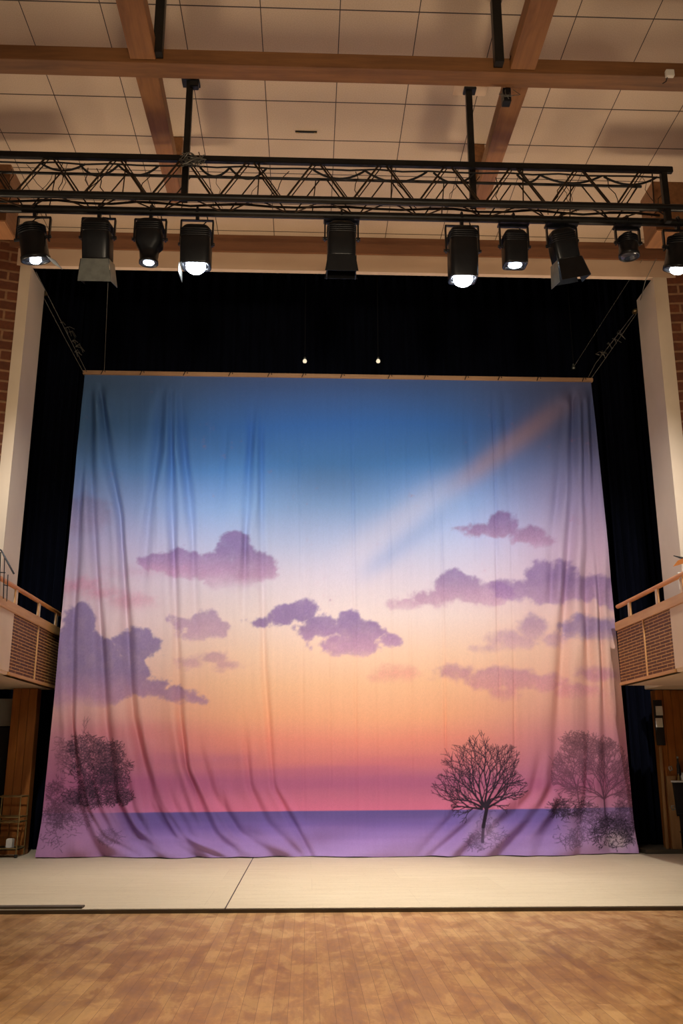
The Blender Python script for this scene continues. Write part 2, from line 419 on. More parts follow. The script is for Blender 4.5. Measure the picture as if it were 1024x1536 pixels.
# ------------------------------------------------------------------ lighting truss
TF, TR, TB, TT = 10.5, 10.84, 8.66, 9.23
tx0, tx1 = -5.6, atx(1008, TF, TT)
tr = empty('lighting_truss', (0, 10.67, TB), 'long black lattice lighting truss hanging under the ceiling and carrying the stage lamps', 'truss')
child_world(MB().box(tx0, tx1, TF-.035, TF+.035, TT-.04, TT+.045), 'top_chord', M['truss'], tr, .008)
child_world(MB().tube([(tx0, TR, TT-.02), (tx1-.3, TR, TT-.02)], .02, 10), 'rear_top_chord', M['truss'], tr)
child_world(MB().tube([(tx0, TF, TB), (tx1+1.6, TF, TB)], .05, 14), 'bottom_chord', M['truss'], tr)
child_world(MB().tube([(tx0, TR, TB), (tx1+1.6, TR, TB)], .055, 14), 'rear_bottom_chord', M['truss'], tr)
xs = []; x = atx(74, TF, TT); P = .87
x -= P
i = 0
while x < tx1-.3:
    xm = x+P/2; xn = x+P
    for (a, b) in ((x+.05, xm-.05), (xm+.05, xn-.05)):
        up = abs(a-(x+.05)) < 1e-6
        za, zb = (TT-.03, TB+.03) if up else (TB+.03, TT-.03)
        if b > tx1-.1: continue
        child_world(MB().tube([(a, TF, za), (b, TF, zb)], .0135, 7).tube([(a+.045, TF+.02, za), (b+.045, TF+.02, zb)], .008, 6), 'brace', M['strut'], tr)
        child_world(MB().tube([(a+.1, TR, za), (b+.1, TR, zb)], .010, 7), 'rear_brace', M['strut'], tr)
    child_world(MB().tube([(x+.1, TF, TB), (x+.1+P/2, TR, TB)], .011, 6).tube([(x+.1+P/2, TR, TB), (x+.1+P, TF, TB)], .011, 6), 'bottom_lacing', M['strut'], tr)
    if i % 2 == 0: child_world(MB().tube([(x+.13, TF, TT), (x+.11, TF, TB)], .009, 6), 'upright', M['strut'], tr)
    else: child_world(MB().tube([(x+.0, TR, TT), (x-.05, TR, TB)], .008, 6), 'upright', M['strut'], tr)
    x = xn; i += 1
child_world(MB().box(tx1-.17, tx1-.09, TF-.04, TF+.04, TB-.22, TT-.04), 'end_post', M['truss'], tr, .006)
child_world(MB().box(-5.4, -5.3, TF-.04, TF+.04, TB, TT-.04), 'end_post', M['truss'], tr, .006)
for px, lb in ((282, 'left black square pole hanging the truss from the ceiling'), (705, 'right black square pole hanging the truss from the ceiling')):
    x = atx(px, 10.67, 9.9)
    e = empty('truss_hanger', (x, 10.67, CEIL), lb, 'hanger pole', 'truss hanger poles')
    child_world(MB().box(x-.042, x+.042, 10.63, 10.71, TB+.05, CEIL-.03), 'pole', M['truss'], e, .004)
    if px < 500:
        child_world(MB().box(x-.11, x+.13, 10.57, 10.77, CEIL-.04, CEIL-.002), 'ceiling_plate', M['black'], e, .004)
        child_world(MB().box(x-.0, x+.12, 10.60, 10.7, CEIL-.14, CEIL-.04), 'shackle', M['black'], e, .01)
        mb = MB()
        for k in range(16):
            c = Vector((x+.1, 10.44, TT-.05)); q = [c+Vector((random.uniform(-.16, .2), random.uniform(-.05, .03), random.uniform(-.12, .12))) for _ in range(4)]
            mb.tube(q, .007, 6)
        child_world(mb, 'rope_knot', M['steel'], e)
    else:
        child_world(MB().box(x-.2, x+.26, 10.6, 10.8, CEIL-.03, CEIL-.002), 'ceiling_plate', M['fascia'], e, .01)
        child_world(MB().box(x-.07, x+.1, 10.6, 10.74, CEIL-.07, CEIL-.03), 'shackle', M['black'], e, .006)
# cables swagged along the truss
def cable(name, pts, r, label, group='black cables on the truss', m='rubber'):
    return tag(MB().tube(pts, r, 7).build(name, M[m]), label, 'cable', group)
sw = [(62, 128), (120, 178), (178, 238), (300, 345), (345, 400), (470, 548), (548, 640), (650, 712), (775, 810), (810, 902), (905, 985)]
names = ['over the leftmost lamp', 'above the lamp with pale flap', 'above the third lamp from the left', 'right of the left hanger pole', 'left of the middle of the truss',
         'above the middle lamp', 'just right of the middle lamp', 'left of the right hanger pole', 'right of the right timber beam', 'above the lamp with tilted barn doors', 'at the right end']
for (a, b), nm in zip(sw, names):
    A = Vector((atx(a, TF+.08, TT-.05), TF+.08, TT-.06)); B = Vector((atx(b, TF+.08, TT-.05), TF+.08, TT-.05))
    cable('truss_cable', catenary(A, B, random.uniform(.10, .17)), .015, 'short black cable looped in the truss '+nm)
cable('truss_cable', [(tx0+.5+k*.35, TR-.07+.01*math.sin(k*2.1), TB+.075+.02*math.sin(k*1.7)) for k in range(int((tx1-tx0)/.35))], .016, 'long black cable lying on the rear bottom tube of the truss')
cable('truss_cable', [(tx0+.5+k*.35, TF+.09, TT-.02-.03*abs(math.sin(k*1.3))) for k in range(int((tx1-tx0)/.35))], .012, 'long thin black cable running just below the top tube of the truss')
# thin loose wires hanging in the truss
mb = MB()
for k in range(26):
    x = random.uniform(-4.6, 5.6); y = TF+random.uniform(.03, .3)
    q = [Vector((x, y, TT-.06))]; dx = random.uniform(-.35, .35)
    for j in range(1, 6): q.append(Vector((x+dx*j/5+.03*math.sin(j*2+k), y, TT-.06-(TT-TB-.1)*j/5)))
    mb.tube(q, random.choice((.004, .006, .007)), 5)
tag(mb.build('loose_wires', M['strut']), 'thin brown loose wires tangled inside the truss lattice', 'wires', kind='stuff')

# ------------------------------------------------------------------ stage lamps
def lamp(name, px, py_lens, D, body, w, d, L, tilt, label, lens='on', roll=0, doors=(), yaw=0, dome=.022, yoke_w=None, pivot=.25, lens_r=None, hood=False, cat='stage light', fcol='lampblack'):
    """D: depth of the tube it hangs on; tilt: lean of the beam from straight down, + = towards the stage"""
    ztop = TB-.055
    x = atx(px, D, ztop-.3)
    e = empty(name, (x, D, ztop), label, cat, 'stage lamps on the truss')
    # hook clamp round the tube
    cl = MB().tube([(x, D+.075*math.sin(a), TB+.075*math.cos(a)) for a in [k*PI/8 for k in range(-5, 9)]], .014, 7)
    cl.box(x-.022, x+.022, D-.03, D+.03, ztop-.06, ztop-.005)
    child_world(cl, 'clamp', M['black'], e)
    yw = yoke_w or w+.03; zp = ztop-pivot
    yk = MB()
    for s_ in (-1, 1):
        yk.box(x+s_*yw-.010, x+s_*yw+.010, D-.03, D+.03, zp-.03, ztop-.075)
    yk.box(x-yw-.006, x+yw+.006, D-.022, D+.022, ztop-.075, ztop-.06)
    yo = child_world(yk, 'yoke', M['black'], e, .003)
    R = Matrix.Translation((x, D, zp)) @ Euler((tilt, roll, yaw), 'XYZ').to_matrix().to_4x4()
    # local: beam towards -z
    z1 = L*.42; z0 = -L*.58
    if body == 'par':
        secs = [(z1, w*.25, w*.25, 2), (z1-.02, w*.55, w*.55, 2), (z1-.07, w*.82, w*.82, 2), (z1-.14, w*.95, w*.95, 2), (z0+.06, w, w, 2), (z0+.055, w*1.06, w*1.06, 2), (z0, w*1.06, w*1.06, 2), (z0, w*.93, w*.93, 2), (z0+.03, w*.9, w*.9, 2)]
    elif body == 'box':
        secs = [(z1, w*.72, d*.72, 5), (z1-.015, w*.82, d*.8, 5), (z1-.06, w*.97, d*.95, 6), (z0+L*.45, w, d, 6), (z0+.02, w*.98, d*.98, 6), (z0, w*.95, d*.95, 6), (z0, w*.82, d*.82, 5), (z0+.03, w*.78, d*.78, 5)]
    else:   # profile: wide back, stepped narrow snout
        secs = [(z1, w*.7, d*.7, 4), (z1-.03, w*.95, d*.95, 5), (z1-L*.35, w, d, 5), (z0+L*.42, w*.98, d*.95, 4), (z0+L*.3, w*.72, w*.72, 2.6), (z0+.04, w*.66, w*.66, 2), (z0+.035, w*.72, w*.72, 2), (z0, w*.72, w*.72, 2), (z0, w*.62, w*.62, 2), (z0+.02, w*.6, w*.6, 2)]
    bo = child_world(MB().loft(secs, 28, R), 'housing', M[fcol], e)
    # cooling ribs
    rb = MB()
    for k in range(4):
        zz = z1-.07-k*.028
        rb.loft([(zz, w*.99, (w if body == 'par' else d)*.99, secs[2][3]), (zz-.008, w*1.035, (w if body == 'par' else d)*1.035, secs[2][3]), (zz-.016, w*.99, (w if body == 'par' else d)*.99, secs[2][3])], 28, R)
    child_world(rb, 'cooling_ribs', M['black'], bo, root=e)
    for s_ in (-1, 1):
        kb = MB().tube([R @ Vector((s_*w*.9, 0, 0)), R @ Vector((s_*(yw+.03), 0, 0))], .022, 10)
        child_world(kb, 'pivot_knob', M['black'], yo, root=e)
    lr = lens_r or {'par': w*.9, 'box': min(w, d)*.74, 'profile': w*.6}[body]
    zl = z0+.012
    dm = MB().loft([(zl-dome*math.sin(a), max(.004, lr*math.cos(a)), max(.004, lr*math.cos(a)), 2) for a in [PI/2*k/7 for k in range(8)]], 24, R)
    child_world(dm, 'lens', M[{'on': 'lens_on', 'dim': 'lens_dim', 'off': 'lens_off'}[lens]], e)
    mw, md = (w*1.0, (w if body == 'par' else d)*1.0)
    for (side, ang, ln, mat) in doors:
        # hinged flap at the mouth, ang 0 = straight on along the beam, + = opened outwards
        hw = (mw if side in 'FB' else md)
        fl = MB().hexa([(-hw*.95, -.003, 0), (hw*.95, -.003, 0), (hw*.95, .003, 0), (-hw*.95, .003, 0)],
                       [(-hw*1.15, -.003, -ln), (hw*1.15, -.003, -ln), (hw*1.15, .003, -ln), (-hw*1.15, .003, -ln)])
        T = {'F': Matrix.Translation((0, -md, z0)) @ Matrix.Rotation(ang, 4, 'X') if 0 else Matrix.Translation((0, -md, z0)) @ Matrix.Rotation(-ang, 4, 'X'),
             'B': Matrix.Translation((0, md, z0)) @ Matrix.Rotation(ang, 4, 'X'),
             'L': Matrix.Translation((-mw, 0, z0)) @ Matrix.Rotation(ang, 4, 'Y') @ Matrix.Rotation(PI/2, 4, 'Z'),
             'R': Matrix.Translation((mw, 0, z0)) @ Matrix.Rotation(-ang, 4, 'Y') @ Matrix.Rotation(PI/2, 4, 'Z')}[side]
        fl.xf(R @ T); child_world(fl, 'barn_door', M[mat], bo, .001, root=e)
    if hood:
        child_world(MB().box(x-yw-.02, x+yw+.02, D-.1, D+.06, ztop-.05, ztop-.02), 'top_bracket', M['black'], e, .006)
    # its power lead up to the truss
    ld = MB().tube([R @ Vector((0, 0, z1-.01)), R @ Vector((.06, .05, z1+.05)), (x+.13, D+.06, ztop-.02), (x+.10, D+.06, TB+.06)], .008, 6)
    child_world(ld, 'power_lead', M['rubber'], e)
    c = R @ Vector((0, 0, z0-.06)); dr = (R.to_3x3() @ Vector((0, 0, -1))).normalized()
    return c, dr
LP = {}
LP['a'] = lamp('stage_lamp', 50, 0, TR, 'par', .18, .18, .52, .25, 'leftmost lit round black stage lamp on the truss by the brick wall', 'on', roll=-.15, lens_r=.075, doors=(('R', .9, .14, 'alu'),), pivot=0.38, dome=0.05)
LP['b'] = lamp('stage_lamp', 147, 0, TR, 'box', .185, .17, .54, .30, 'unlit black stage lamp with a pale metal flap hanging open below', 'off', doors=(('F', .12, .30, 'alu'), ('R', .1, .30, 'alu'), ('L', .12, .26, 'lampblack')), pivot=0.35)
LP['c'] = lamp('stage_lamp', 225, 0, TR, 'profile', .175, .155, .60, .05, 'black stage lamp with a narrow snout, right of the lamp with the pale flap', 'dim', lens_r=.07, pivot=0.36)
LP['d'] = lamp('stage_lamp', 295, 0, TR, 'box', .20, .17, .54, .12, 'blazing wide stage lamp in a square open frame, left of the middle', 'on', yoke_w=.21, pivot=0.42, lens_r=0.13, doors=(('L', .0, .14, 'alu'),), dome=0.11)
LP['e'] = lamp('stage_lamp', 512, 0, TR, 'box', .19, .16, .50, .10, 'unlit square black stage lamp in the middle of the truss', 'off', pivot=0.3, doors=(('F', -.05, .22, 'lampblack'), ('B', -.05, .20, 'lampblack'), ('L', .0, .2, 'lampblack'), ('R', .0, .2, 'lampblack')), hood=True)
LP['f'] = lamp('stage_lamp', 693, 0, TR, 'box', .19, .18, .70, .12, 'tall blazing stage lamp with rounded yoke, brightest right of the middle', 'on', pivot=0.44, lens_r=0.13, dome=0.1)
LP['g'] = lamp('stage_lamp', 771, 0, TR, 'box', .16, .14, .48, .08, 'smaller black stage lamp with a thin strip of light, beside the tall blazing lamp', 'dim', pivot=0.36, lens_r=.09, hood=True)
LP['h'] = lamp('stage_lamp', 843, 0, TR, 'box', .17, .15, .42, .22, 'black stage lamp with large tilted barn doors, third lamp from the right end', 'on', roll=-.22, pivot=.30, lens_r=.07,
              doors=(('F', .25, .30, 'lampblack'), ('R', .2, .28, 'lampblack'), ('L', .15, .30, 'alu'), ('B', .3, .26, 'lampblack')), hood=True)
LP['i'] = lamp('stage_lamp', 942, 0, TR, 'par', .13, .13, .36, .02, 'small unlit bucket-shaped stage lamp near the right end of the truss', 'off', pivot=.27, hood=True)
LP['j'] = lamp('stage_lamp', 1019, 0, TR, 'par', .18, .18, .50, .30, 'rightmost lit stage lamp, cut off by the right edge of the photo', 'on', roll=.1, pivot=0.34, lens_r=.10, dome=0.07)

def spot(name, p, target, watts, deg, blend, col=(1, .95, .88), rad=.06):
    l = bpy.data.lights.new(name, 'SPOT'); l.energy = watts; l.spot_size = math.radians(deg); l.spot_blend = blend
    l.color = col; l.shadow_soft_size = rad
    o = bpy.data.objects.new(name, l); COL.objects.link(o); o.location = p
    o.rotation_euler = (Vector(target)-Vector(p)).to_track_quat('-Z', 'Y').to_euler(); return o
def lp(k, dz=.0): c, d = LP[k]; return c + d*.02

# ------------------------------------------------------------------ the painted backdrop
def smooth(a, lo, hi):
    t = np.clip((a-lo)/(hi-lo), 0, 1); return t*t*(3-2*t)
SS = 2.0; PX0, PY0, PX1, PY1 = 40, 540, 985, 1300
Wp, Hp = int((PX1-PX0)*SS), int((PY1-PY0)*SS)
GX, GY = np.meshgrid(PX0+(np.arange(Wp)+.5)/SS, PY0+(np.arange(Hp)+.5)/SS)
GX = GX.astype(np.float32); GY = GY.astype(np.float32)
def vnoise(sx, sy, octv=4, pers=.5, seed=0):
    r = np.random.default_rng(seed); out = np.zeros_like(GX); amp = 1; tot = 0
    for o in range(octv):
        fx, fy = (GX-PX0)/sx*(2**o), (GY-PY0)/sy*(2**o)
        nx, ny = int(fx.max())+3, int(fy.max())+3
        g = r.random((ny, nx)).astype(np.float32)
        ix, iy = fx.astype(int), fy.astype(int); tx, ty = fx-ix, fy-iy
        tx = tx*tx*(3-2*tx); ty = ty*ty*(3-2*ty)
        v = (g[iy, ix]*(1-tx)+g[iy, ix+1]*tx)*(1-ty) + (g[iy+1, ix]*(1-tx)+g[iy+1, ix+1]*tx)*ty
        out += v*amp; tot += amp; amp *= pers
    return out/tot
def L3(c): return np.array(lin(c)[:3], dtype=np.float32)
def grad(stops):
    ys = [s[0] for s in stops]; out = np.zeros(GX.shape+(3,), np.float32)
    cs = np.array([L3(s[1]) for s in stops])
    yy = GY + (vnoise(260, 160, 3, .5, 4)-.5)*26
    for k in range(3): out[..., k] = np.interp(yy, ys, cs[:, k])
    return out
mid = grad([(560, (84, 108, 166)), (640, (72, 132, 226)), (700, (94, 156, 236)), (760, (144, 182, 236)), (820, (186, 196, 228)), (870, (216, 206, 220)), (930, (238, 216, 208)),
            (985, (248, 208, 178)), (1030, (250, 196, 154)), (1075, (250, 180, 138)), (1110, (242, 152, 130)), (1145, (222, 132, 130)), (1170, (194, 116, 138)), (1190, (200, 114, 142)), (1216, (220, 120, 152))])
lft = grad([(560, (90, 122, 168)), (640, (86, 130, 186)), (700, (104, 146, 204)), (760, (142, 156, 204)), (820, (178, 166, 200)), (870, (196, 176, 196)), (930, (216, 188, 196)),
            (985, (222, 190, 188)), (1030, (224, 180, 170)), (1075, (214, 158, 156)), (1110, (196, 130, 146)), (1145, (184, 116, 142)), (1190, (176, 108, 146)), (1216, (186, 116, 158))])
rgt = grad([(560, (98, 112, 162)), (640, (104, 118, 172)), (700, (134, 136, 184)), (760, (168, 154, 194)), (820, (198, 170, 196)), (870, (210, 178, 190)), (930, (228, 188, 178)),
            (985, (232, 186, 164)), (1030, (230, 176, 156)), (1075, (222, 160, 150)), (1110, (206, 138, 148)), (1145, (194, 126, 150)), (1190, (196, 122, 152)), (1216, (202, 128, 160))])
wl = (1-smooth(GX, 90, 400))[..., None]; wr = smooth(GX, 640, 900)[..., None]
IMG = mid*(1-wl)*(1-wr) + lft*wl + rgt*wr
def blend(mask, col):
    global IMG
    m = mask[..., None].astype(np.float32); IMG = IMG*(1-m) + (L3(col) if len(np.shape(col)) == 1 else col)*m
n1 = vnoise(46, 40, 5, .55, 21); n2 = vnoise(14, 12, 4, .6, 22); n3 = vnoise(300, 26, 4, .6, 23); grain = vnoise(1.6, 1.6, 2, .7, 24); vert = vnoise(5, 160, 3, .6, 25)
# light streak crossing diagonally from upper right
d = ((GX-520)*(-.60)+(GY-850)*(-.80)); along = (GX-520)*.80-(GY-850)*.60
blend(np.exp(-((d+1)/17)**2)*smooth(along, 150, 260)*(1-smooth(along, 330, 470))*.38, (226, 176, 160))
blend(np.exp(-((d-6)/26)**2)*smooth(along, -60, 40)*(1-smooth(along, 130, 260))*.42, (222, 214, 230))
blend(np.exp(-((d+24)/15)**2)*smooth(along, -20, 60)*(1-smooth(along, 130, 240))*.42, (140, 166, 214))
# horizontal haze bands near the horizon
for (y, h, x0, x1, c, a) in ((1176, 15, 60, 980, (176, 96, 138), .62), (1140, 12, 180, 420, (176, 100, 140), .38), (1148, 14, 480, 760, (206, 112, 134), .35), (1098, 10, 60, 300, (214, 120, 128), .3), (1160, 8, 250, 640, (190, 104, 136), .4), (1165, 22, 760, 960, (186, 112, 150), .35)):
    yy = GY + (n3-.5)*22
    blend(np.exp(-((yy-y)/h)**2)*smooth(GX, x0, x0+80)*(1-smooth(GX, x1-80, x1))*a*(.6+.8*n3).clip(0, 1), c)
# clouds: union of bumps, crisp scalloped tops, fading feet
def cloud(els, base, col, col2, a=.8, soft=1.0, foot=16):
    dens = np.full(GX.shape, -9, np.float32)
    for (cx, cy, rx, ry) in els:
        dd = 1-np.sqrt(((GX-cx)/rx)**2+((GY-cy)/ry)**2)
        dens = np.maximum(dens, dd*min(rx, ry))
    edge = dens + (n2-.5)*15 + (n1-.5)*9 + (grain-.5)*2.5
    m = smooth(edge, -1.8*soft, 4.2*soft)
    m *= 1-smooth(GY+(n1-.5)*24, base-foot, base+foot)*.92
    tone = smooth(GY, base-60, base)[..., None]*.75
    c = L3(col)*(1-tone)+L3(col2)*tone
    c = c*(.88+.24*n1[..., None])*(1+.25*(grain[..., None]-.5))
    blend(m*a*(.82+.3*n2).clip(0, 1), c)
V1, V2 = (134, 104, 162), (204, 156, 184)
cloud([(350, 822, 32, 26), (372, 845, 44, 22), (325, 848, 42, 22), (270, 842, 34, 22), (298, 852, 40, 20), (400, 858, 24, 13), (352, 866, 48, 22), (235, 842, 30, 14)], 876, V1, V2, .82)
cloud([(215, 858, 60, 12)], 872, (170, 140, 172), V2, .45, 3)
cloud([(306, 934, 28, 20), (330, 944, 22, 12), (275, 934, 24, 13), (300, 950, 36, 12)], 962, (140, 108, 162), V2, .68)
cloud([(318, 988, 30, 12), (340, 998, 30, 8), (290, 995, 26, 10)], 1012, (164, 122, 164), (222, 160, 168), .6, 1.5)
cloud([(118, 935, 26, 36), (118, 985, 40, 50), (158, 990, 30, 30), (200, 968, 32, 28), (222, 970, 22, 14), (190, 1010, 34, 34), (150, 1030, 60, 30), (225, 1032, 34, 16), (262, 1040, 34, 14), (290, 1050, 24, 9), (100, 1030, 30, 50)], 1058, (122, 104, 156), (190, 138, 166), .82)
cloud([(195, 902, 42, 16), (150, 890, 50, 12), (120, 880, 40, 14)], 912, (196, 130, 160), (206, 150, 168), .6, 3)
cloud([(130, 775, 44, 34)], 800, (132, 116, 152), (170, 140, 170), .4, 3)
cloud([(455, 916, 24, 20), (425, 922, 24, 16), (398, 934, 30, 9), (480, 938, 34, 18), (524, 938, 24, 24), (548, 948, 28, 20), (580, 960, 22, 9), (520, 968, 50, 18), (470, 945, 36, 14)], 986, (128, 98, 160), (214, 160, 190), .82)
cloud([(752, 788, 28, 20), (726, 794, 32, 11), (788, 802, 34, 14), (815, 812, 26, 9), (705, 796, 16, 5)], 826, (124, 96, 150), (190, 150, 180), .85, 1.2)
cloud([(678, 880, 26, 26), (700, 886, 30, 22), (645, 898, 36, 13), (612, 906, 28, 9), (730, 892, 40, 20)], 914, (128, 100, 156), (214, 162, 184), .78, 1.2)
cloud([(816, 862, 28, 24), (845, 860, 28, 20), (825, 885, 48, 24), (770, 886, 38, 16), (885, 880, 46, 22), (915, 890, 30, 26)], 918, (130, 102, 156), (190, 150, 182), .8, 1.4)
cloud([(800, 942, 26, 22), (770, 960, 44, 14), (730, 972, 30, 8), (830, 960, 20, 14)], 978, (148, 116, 162), (220, 170, 180), .66, 2)
cloud([(880, 940, 42, 20), (905, 944, 40, 18)], 962, (112, 98, 156), (140, 120, 170), .74, 2)
cloud([(590, 1012, 36, 14), (568, 1016, 20, 8)], 1026, (226, 140, 142), (236, 160, 144), .6, 2.5)
cloud([(685, 1008, 36, 13), (740, 1018, 50, 20), (780, 1020, 40, 18), (822, 1026, 30, 16), (860, 1036, 50, 12), (755, 1040, 24, 14), (905, 1010, 40, 12)], 1050, (180, 124, 156), (224, 146, 150), .66, 2)
# the sea / plain below the horizon line
hor = 1216+(GX-512)*-.009
sea = smooth(GY, hor-.8, hor+.8)
seacol = np.zeros_like(IMG)
for k in range(3): seacol[..., k] = np.interp(GY-hor+(n3-.5)*16, [0, 22, 45, 70], [L3(c)[k] for c in ((108, 92, 158), (126, 100, 168), (160, 126, 186), (176, 142, 196))])
seacol = seacol*(.9+.2*n3[..., None])
mm = sea*(1-.55*(1-smooth(GX, 110, 200))); blend(mm, seacol)
blend((1-smooth(GX, 130, 230))*smooth(GY, 1190, 1240)*.6, (190, 140, 178))
blend(smooth(GX, 820, 870)*smooth(GY, 1180, 1230)*.45, (196, 148, 178))
# drawn trees
INK = np.zeros_like(GX)
def stroke(x0, y0, x1, y1, w, a=1.0, tgt=None):
    T = INK
    ax, ay, bx, by = (x0-PX0)*SS, (y0-PY0)*SS, (x1-PX0)*SS, (y1-PY0)*SS
    R = w*SS/2+1.2
    i0, i1 = int(max(0, min(ax, bx)-R)), int(min(Wp, max(ax, bx)+R+1)); j0, j1 = int(max(0, min(ay, by)-R)), int(min(Hp, max(ay, by)+R+1))
    if i1 <= i0 or j1 <= j0: return
    X, Y = np.meshgrid(np.arange(i0, i1)+.5, np.arange(j0, j1)+.5)
    dx, dy = bx-ax, by-ay; l2 = dx*dx+dy*dy+1e-6
    t = np.clip(((X-ax)*dx+(Y-ay)*dy)/l2, 0, 1)
    dist = np.sqrt((X-ax-t*dx)**2+(Y-ay-t*dy)**2)
    c = np.clip(w*SS/2+.5-dist, 0, 1)*a
    T[j0:j1, i0:i1] = np.maximum(T[j0:j1, i0:i1], c)
rt = random.Random(5)
def branch(x, y, ang, ln, w, depth, spread=.45, a=.9, inside=None):
    n = 3; px, py = x, y; g = ang
    for k in range(n):
        g += rt.uniform(-.16, .16)
        qx, qy = px+math.cos(g)*ln/n, py-math.sin(g)*ln/n
        if inside and not inside(qx, qy): return
        stroke(px, py, qx, qy, w*(1-.12*k), a); px, py = qx, qy
        if depth > 0 and k < n-1 and rt.random() < .6:
            branch(px, py, g+rt.choice((-1, 1))*rt.uniform(.35, .8), ln*rt.uniform(.45, .7), max(.75, w*.55), depth-2 if depth > 1 else 0, spread, a, inside)
    if depth <= 0: return
    for s_ in (-1, 1):
        branch(px, py, g+s_*rt.uniform(.18, spread)+.04*(PI/2-g), ln*rt.uniform(.74, .92), max(.75, w*.7), depth-1, spread, a, inside)
ins = lambda x, y: ((x-719)/68)**2+((y-1168)/66)**2 < 1.0+.25*math.sin(math.atan2(y-1168, x-719)*7)
for (g, ln) in ((2.55, 27), (2.2, 29), (1.85, 30), (1.55, 32), (1.25, 30), (.95, 28), (.62, 25), (2.85, 22)):
    branch(727+math.cos(g)*5, 1216-math.sin(g)*8, g, ln*.86, 3.5, 5, .46, 1.0, ins)
stroke(724, 1240, 729, 1214, 5.5); stroke(722, 1262, 724, 1240, 4.5, .8); stroke(729, 1214, 734, 1200, 4); stroke(729, 1216, 722, 1200, 4)
# right tree
ins2 = lambda x, y: ((x-890)/62)**2+((y-1160)/62)**2 < 1
for g in (2.3, 1.95, 1.6, 1.3, 1.0, .7, 2.7): branch(912, 1200, g, 26, 2.0, 5, .5, .7, ins2)
for g in (2.1, 1.7, 1.3, 2.5): branch(868, 1185, g, 22, 1.6, 5, .5, .62, ins2)
stroke(912, 1200, 916, 1240, 3, .7); stroke(868, 1185, 876, 1230, 2.4, .6)
def scribble(cx, cy, rx, ry, n, a, ln=7, w=1.0):
    for _ in range(int(n*1.7)):
        r_ = math.sqrt(rt.random()); t = rt.uniform(0, 2*PI); x, y = cx+rx*r_*math.cos(t), cy+ry*r_*math.sin(t)
        if n1[min(Hp-1, max(0, int((y-PY0)*SS))), min(Wp-1, max(0, int((x-PX0)*SS)))] < .47 and rt.random() < .88: continue
        g = rt.uniform(0, 2*PI)
        for k in range(4):
            qx, qy = x+math.cos(g)*ln/3, y+math.sin(g)*ln/3*.8; stroke(x, y, qx, qy, w*.95, min(1, a*1.3)*rt.uniform(.4, 1)); x, y = qx, qy; g += rt.uniform(-.9, .9)
for args in ((868, 1112, 22, 14, 130, .6), (845, 1150, 18, 22, 120, .55), (908, 1120, 14, 12, 80, .6), (935, 1170, 16, 30, 140, .5), (858, 1212, 30, 14, 260, .75, 8, 1.2), (895, 1228, 34, 16, 200, .6),
             (925, 1250, 34, 24, 420, .8, 8, 1.3), (860, 1250, 26, 22, 160, .55), (945, 1215, 16, 34, 200, .6), (735, 1250, 22, 18, 110, .45), (715, 1262, 16, 12, 80, .5), (728, 1226, 22, 10, 110, .4),
             (128, 1122, 30, 20, 240, .75), (165, 1128, 20, 16, 170, .75), (140, 1160, 38, 24, 420, .8, 8, 1.2), (175, 1165, 18, 26, 220, .75), (138, 1195, 42, 14, 300, .85, 8, 1.2), (185, 1196, 12, 12, 120, .8),
             (98, 1190, 26, 26, 260, .6), (85, 1240, 26, 34, 420, .6), (115, 1225, 20, 30, 130, .45), (165, 1255, 16, 10, 90, .4), (92, 1130, 10, 26, 60, .4), (188, 1148, 7, 6, 40, .8)):
    scribble(*args)
for g in (1.2, 1.5, 1.8, 2.1, .9): branch(140, 1195, g, 24, 1.8, 4, .55, .8, lambda x, y: ((x-140)/48)**2+((y-1150)/52)**2 < 1)
branch(124, 1105, 1.5, 12, 1, 2, .4, .6)
pale = np.exp(-(((GX-728)/24)**2+((GY-1245)/24)**2))*.5*(.4+n2)
blend(pale.clip(0, .7), (206, 170, 196))
blend((np.exp(-(((GX-935)/24)**2+((GY-1262)/14)**2))*(.2+n2)).clip(0, .8), (196, 180, 172))
blend((INK*1.02).clip(0, 1), (46, 36, 50))
IMG *= (1+.07*(grain[..., None]-.5))*(1+.05*(vert[..., None]-.5))

# relief of the hanging cloth, as depth (metres towards the hall) on the same grid
REL = (vnoise(16, 420, 3, .55, 31)-.5)*.035 + (vnoise(70, 520, 2, .5, 32)-.5)*.10
REL *= (.35+.65*np.maximum(1-smooth(GX, 240, 420), smooth(GX, 780, 880)))
def fold(pts, w, dpt, ridge=.8, fade=(0, 0)):
    global REL
    pts = sorted(pts, key=lambda q: q[1]); ys = [q[1] for q in pts]; xs_ = [q[0] for q in pts]
    yy = np.arange(Hp)/SS+PY0
    # smooth interpolation of the path
    xx = np.interp(yy, ys, xs_); ker = np.hanning(61); ker /= ker.sum(); xx = np.convolve(np.pad(xx, 30, mode='edge'), ker, 'valid')
    sl = np.gradient(xx, yy); cosn = 1/np.sqrt(1+sl*sl)
    q = (GX-xx[:, None])*cosn[:, None]
    rr_ = np.random.default_rng(int(abs(xs_[0]*7+ys[0]))); kn = np.linspace(PY0, PY1, 12)
    mod = np.interp(yy, kn, rr_.uniform(.75, 1.6, 12)); wm = np.interp(yy, kn, rr_.uniform(.75, 1.5, 12))*(1+.5*smooth(yy, 1150, 1270))
    q = q/wm[:, None]
    en = smooth(yy, ys[0]-fade[0]-2, ys[0]+30+fade[0])*(1-smooth(yy, ys[-1]-20, ys[-1]+fade[1]+2)) if ys[-1] < 1270 else smooth(yy, ys[0]-fade[0]-2, ys[0]+40+fade[0])
    prof = -np.exp(-(q/w)**2) + ridge*(np.exp(-((q-1.9*w)/(1.5*w))**2)*.7 + np.exp(-((q+2.1*w)/(1.7*w))**2)*.6)
    REL = REL + prof*dpt*(en*mod)[:, None]
F = fold
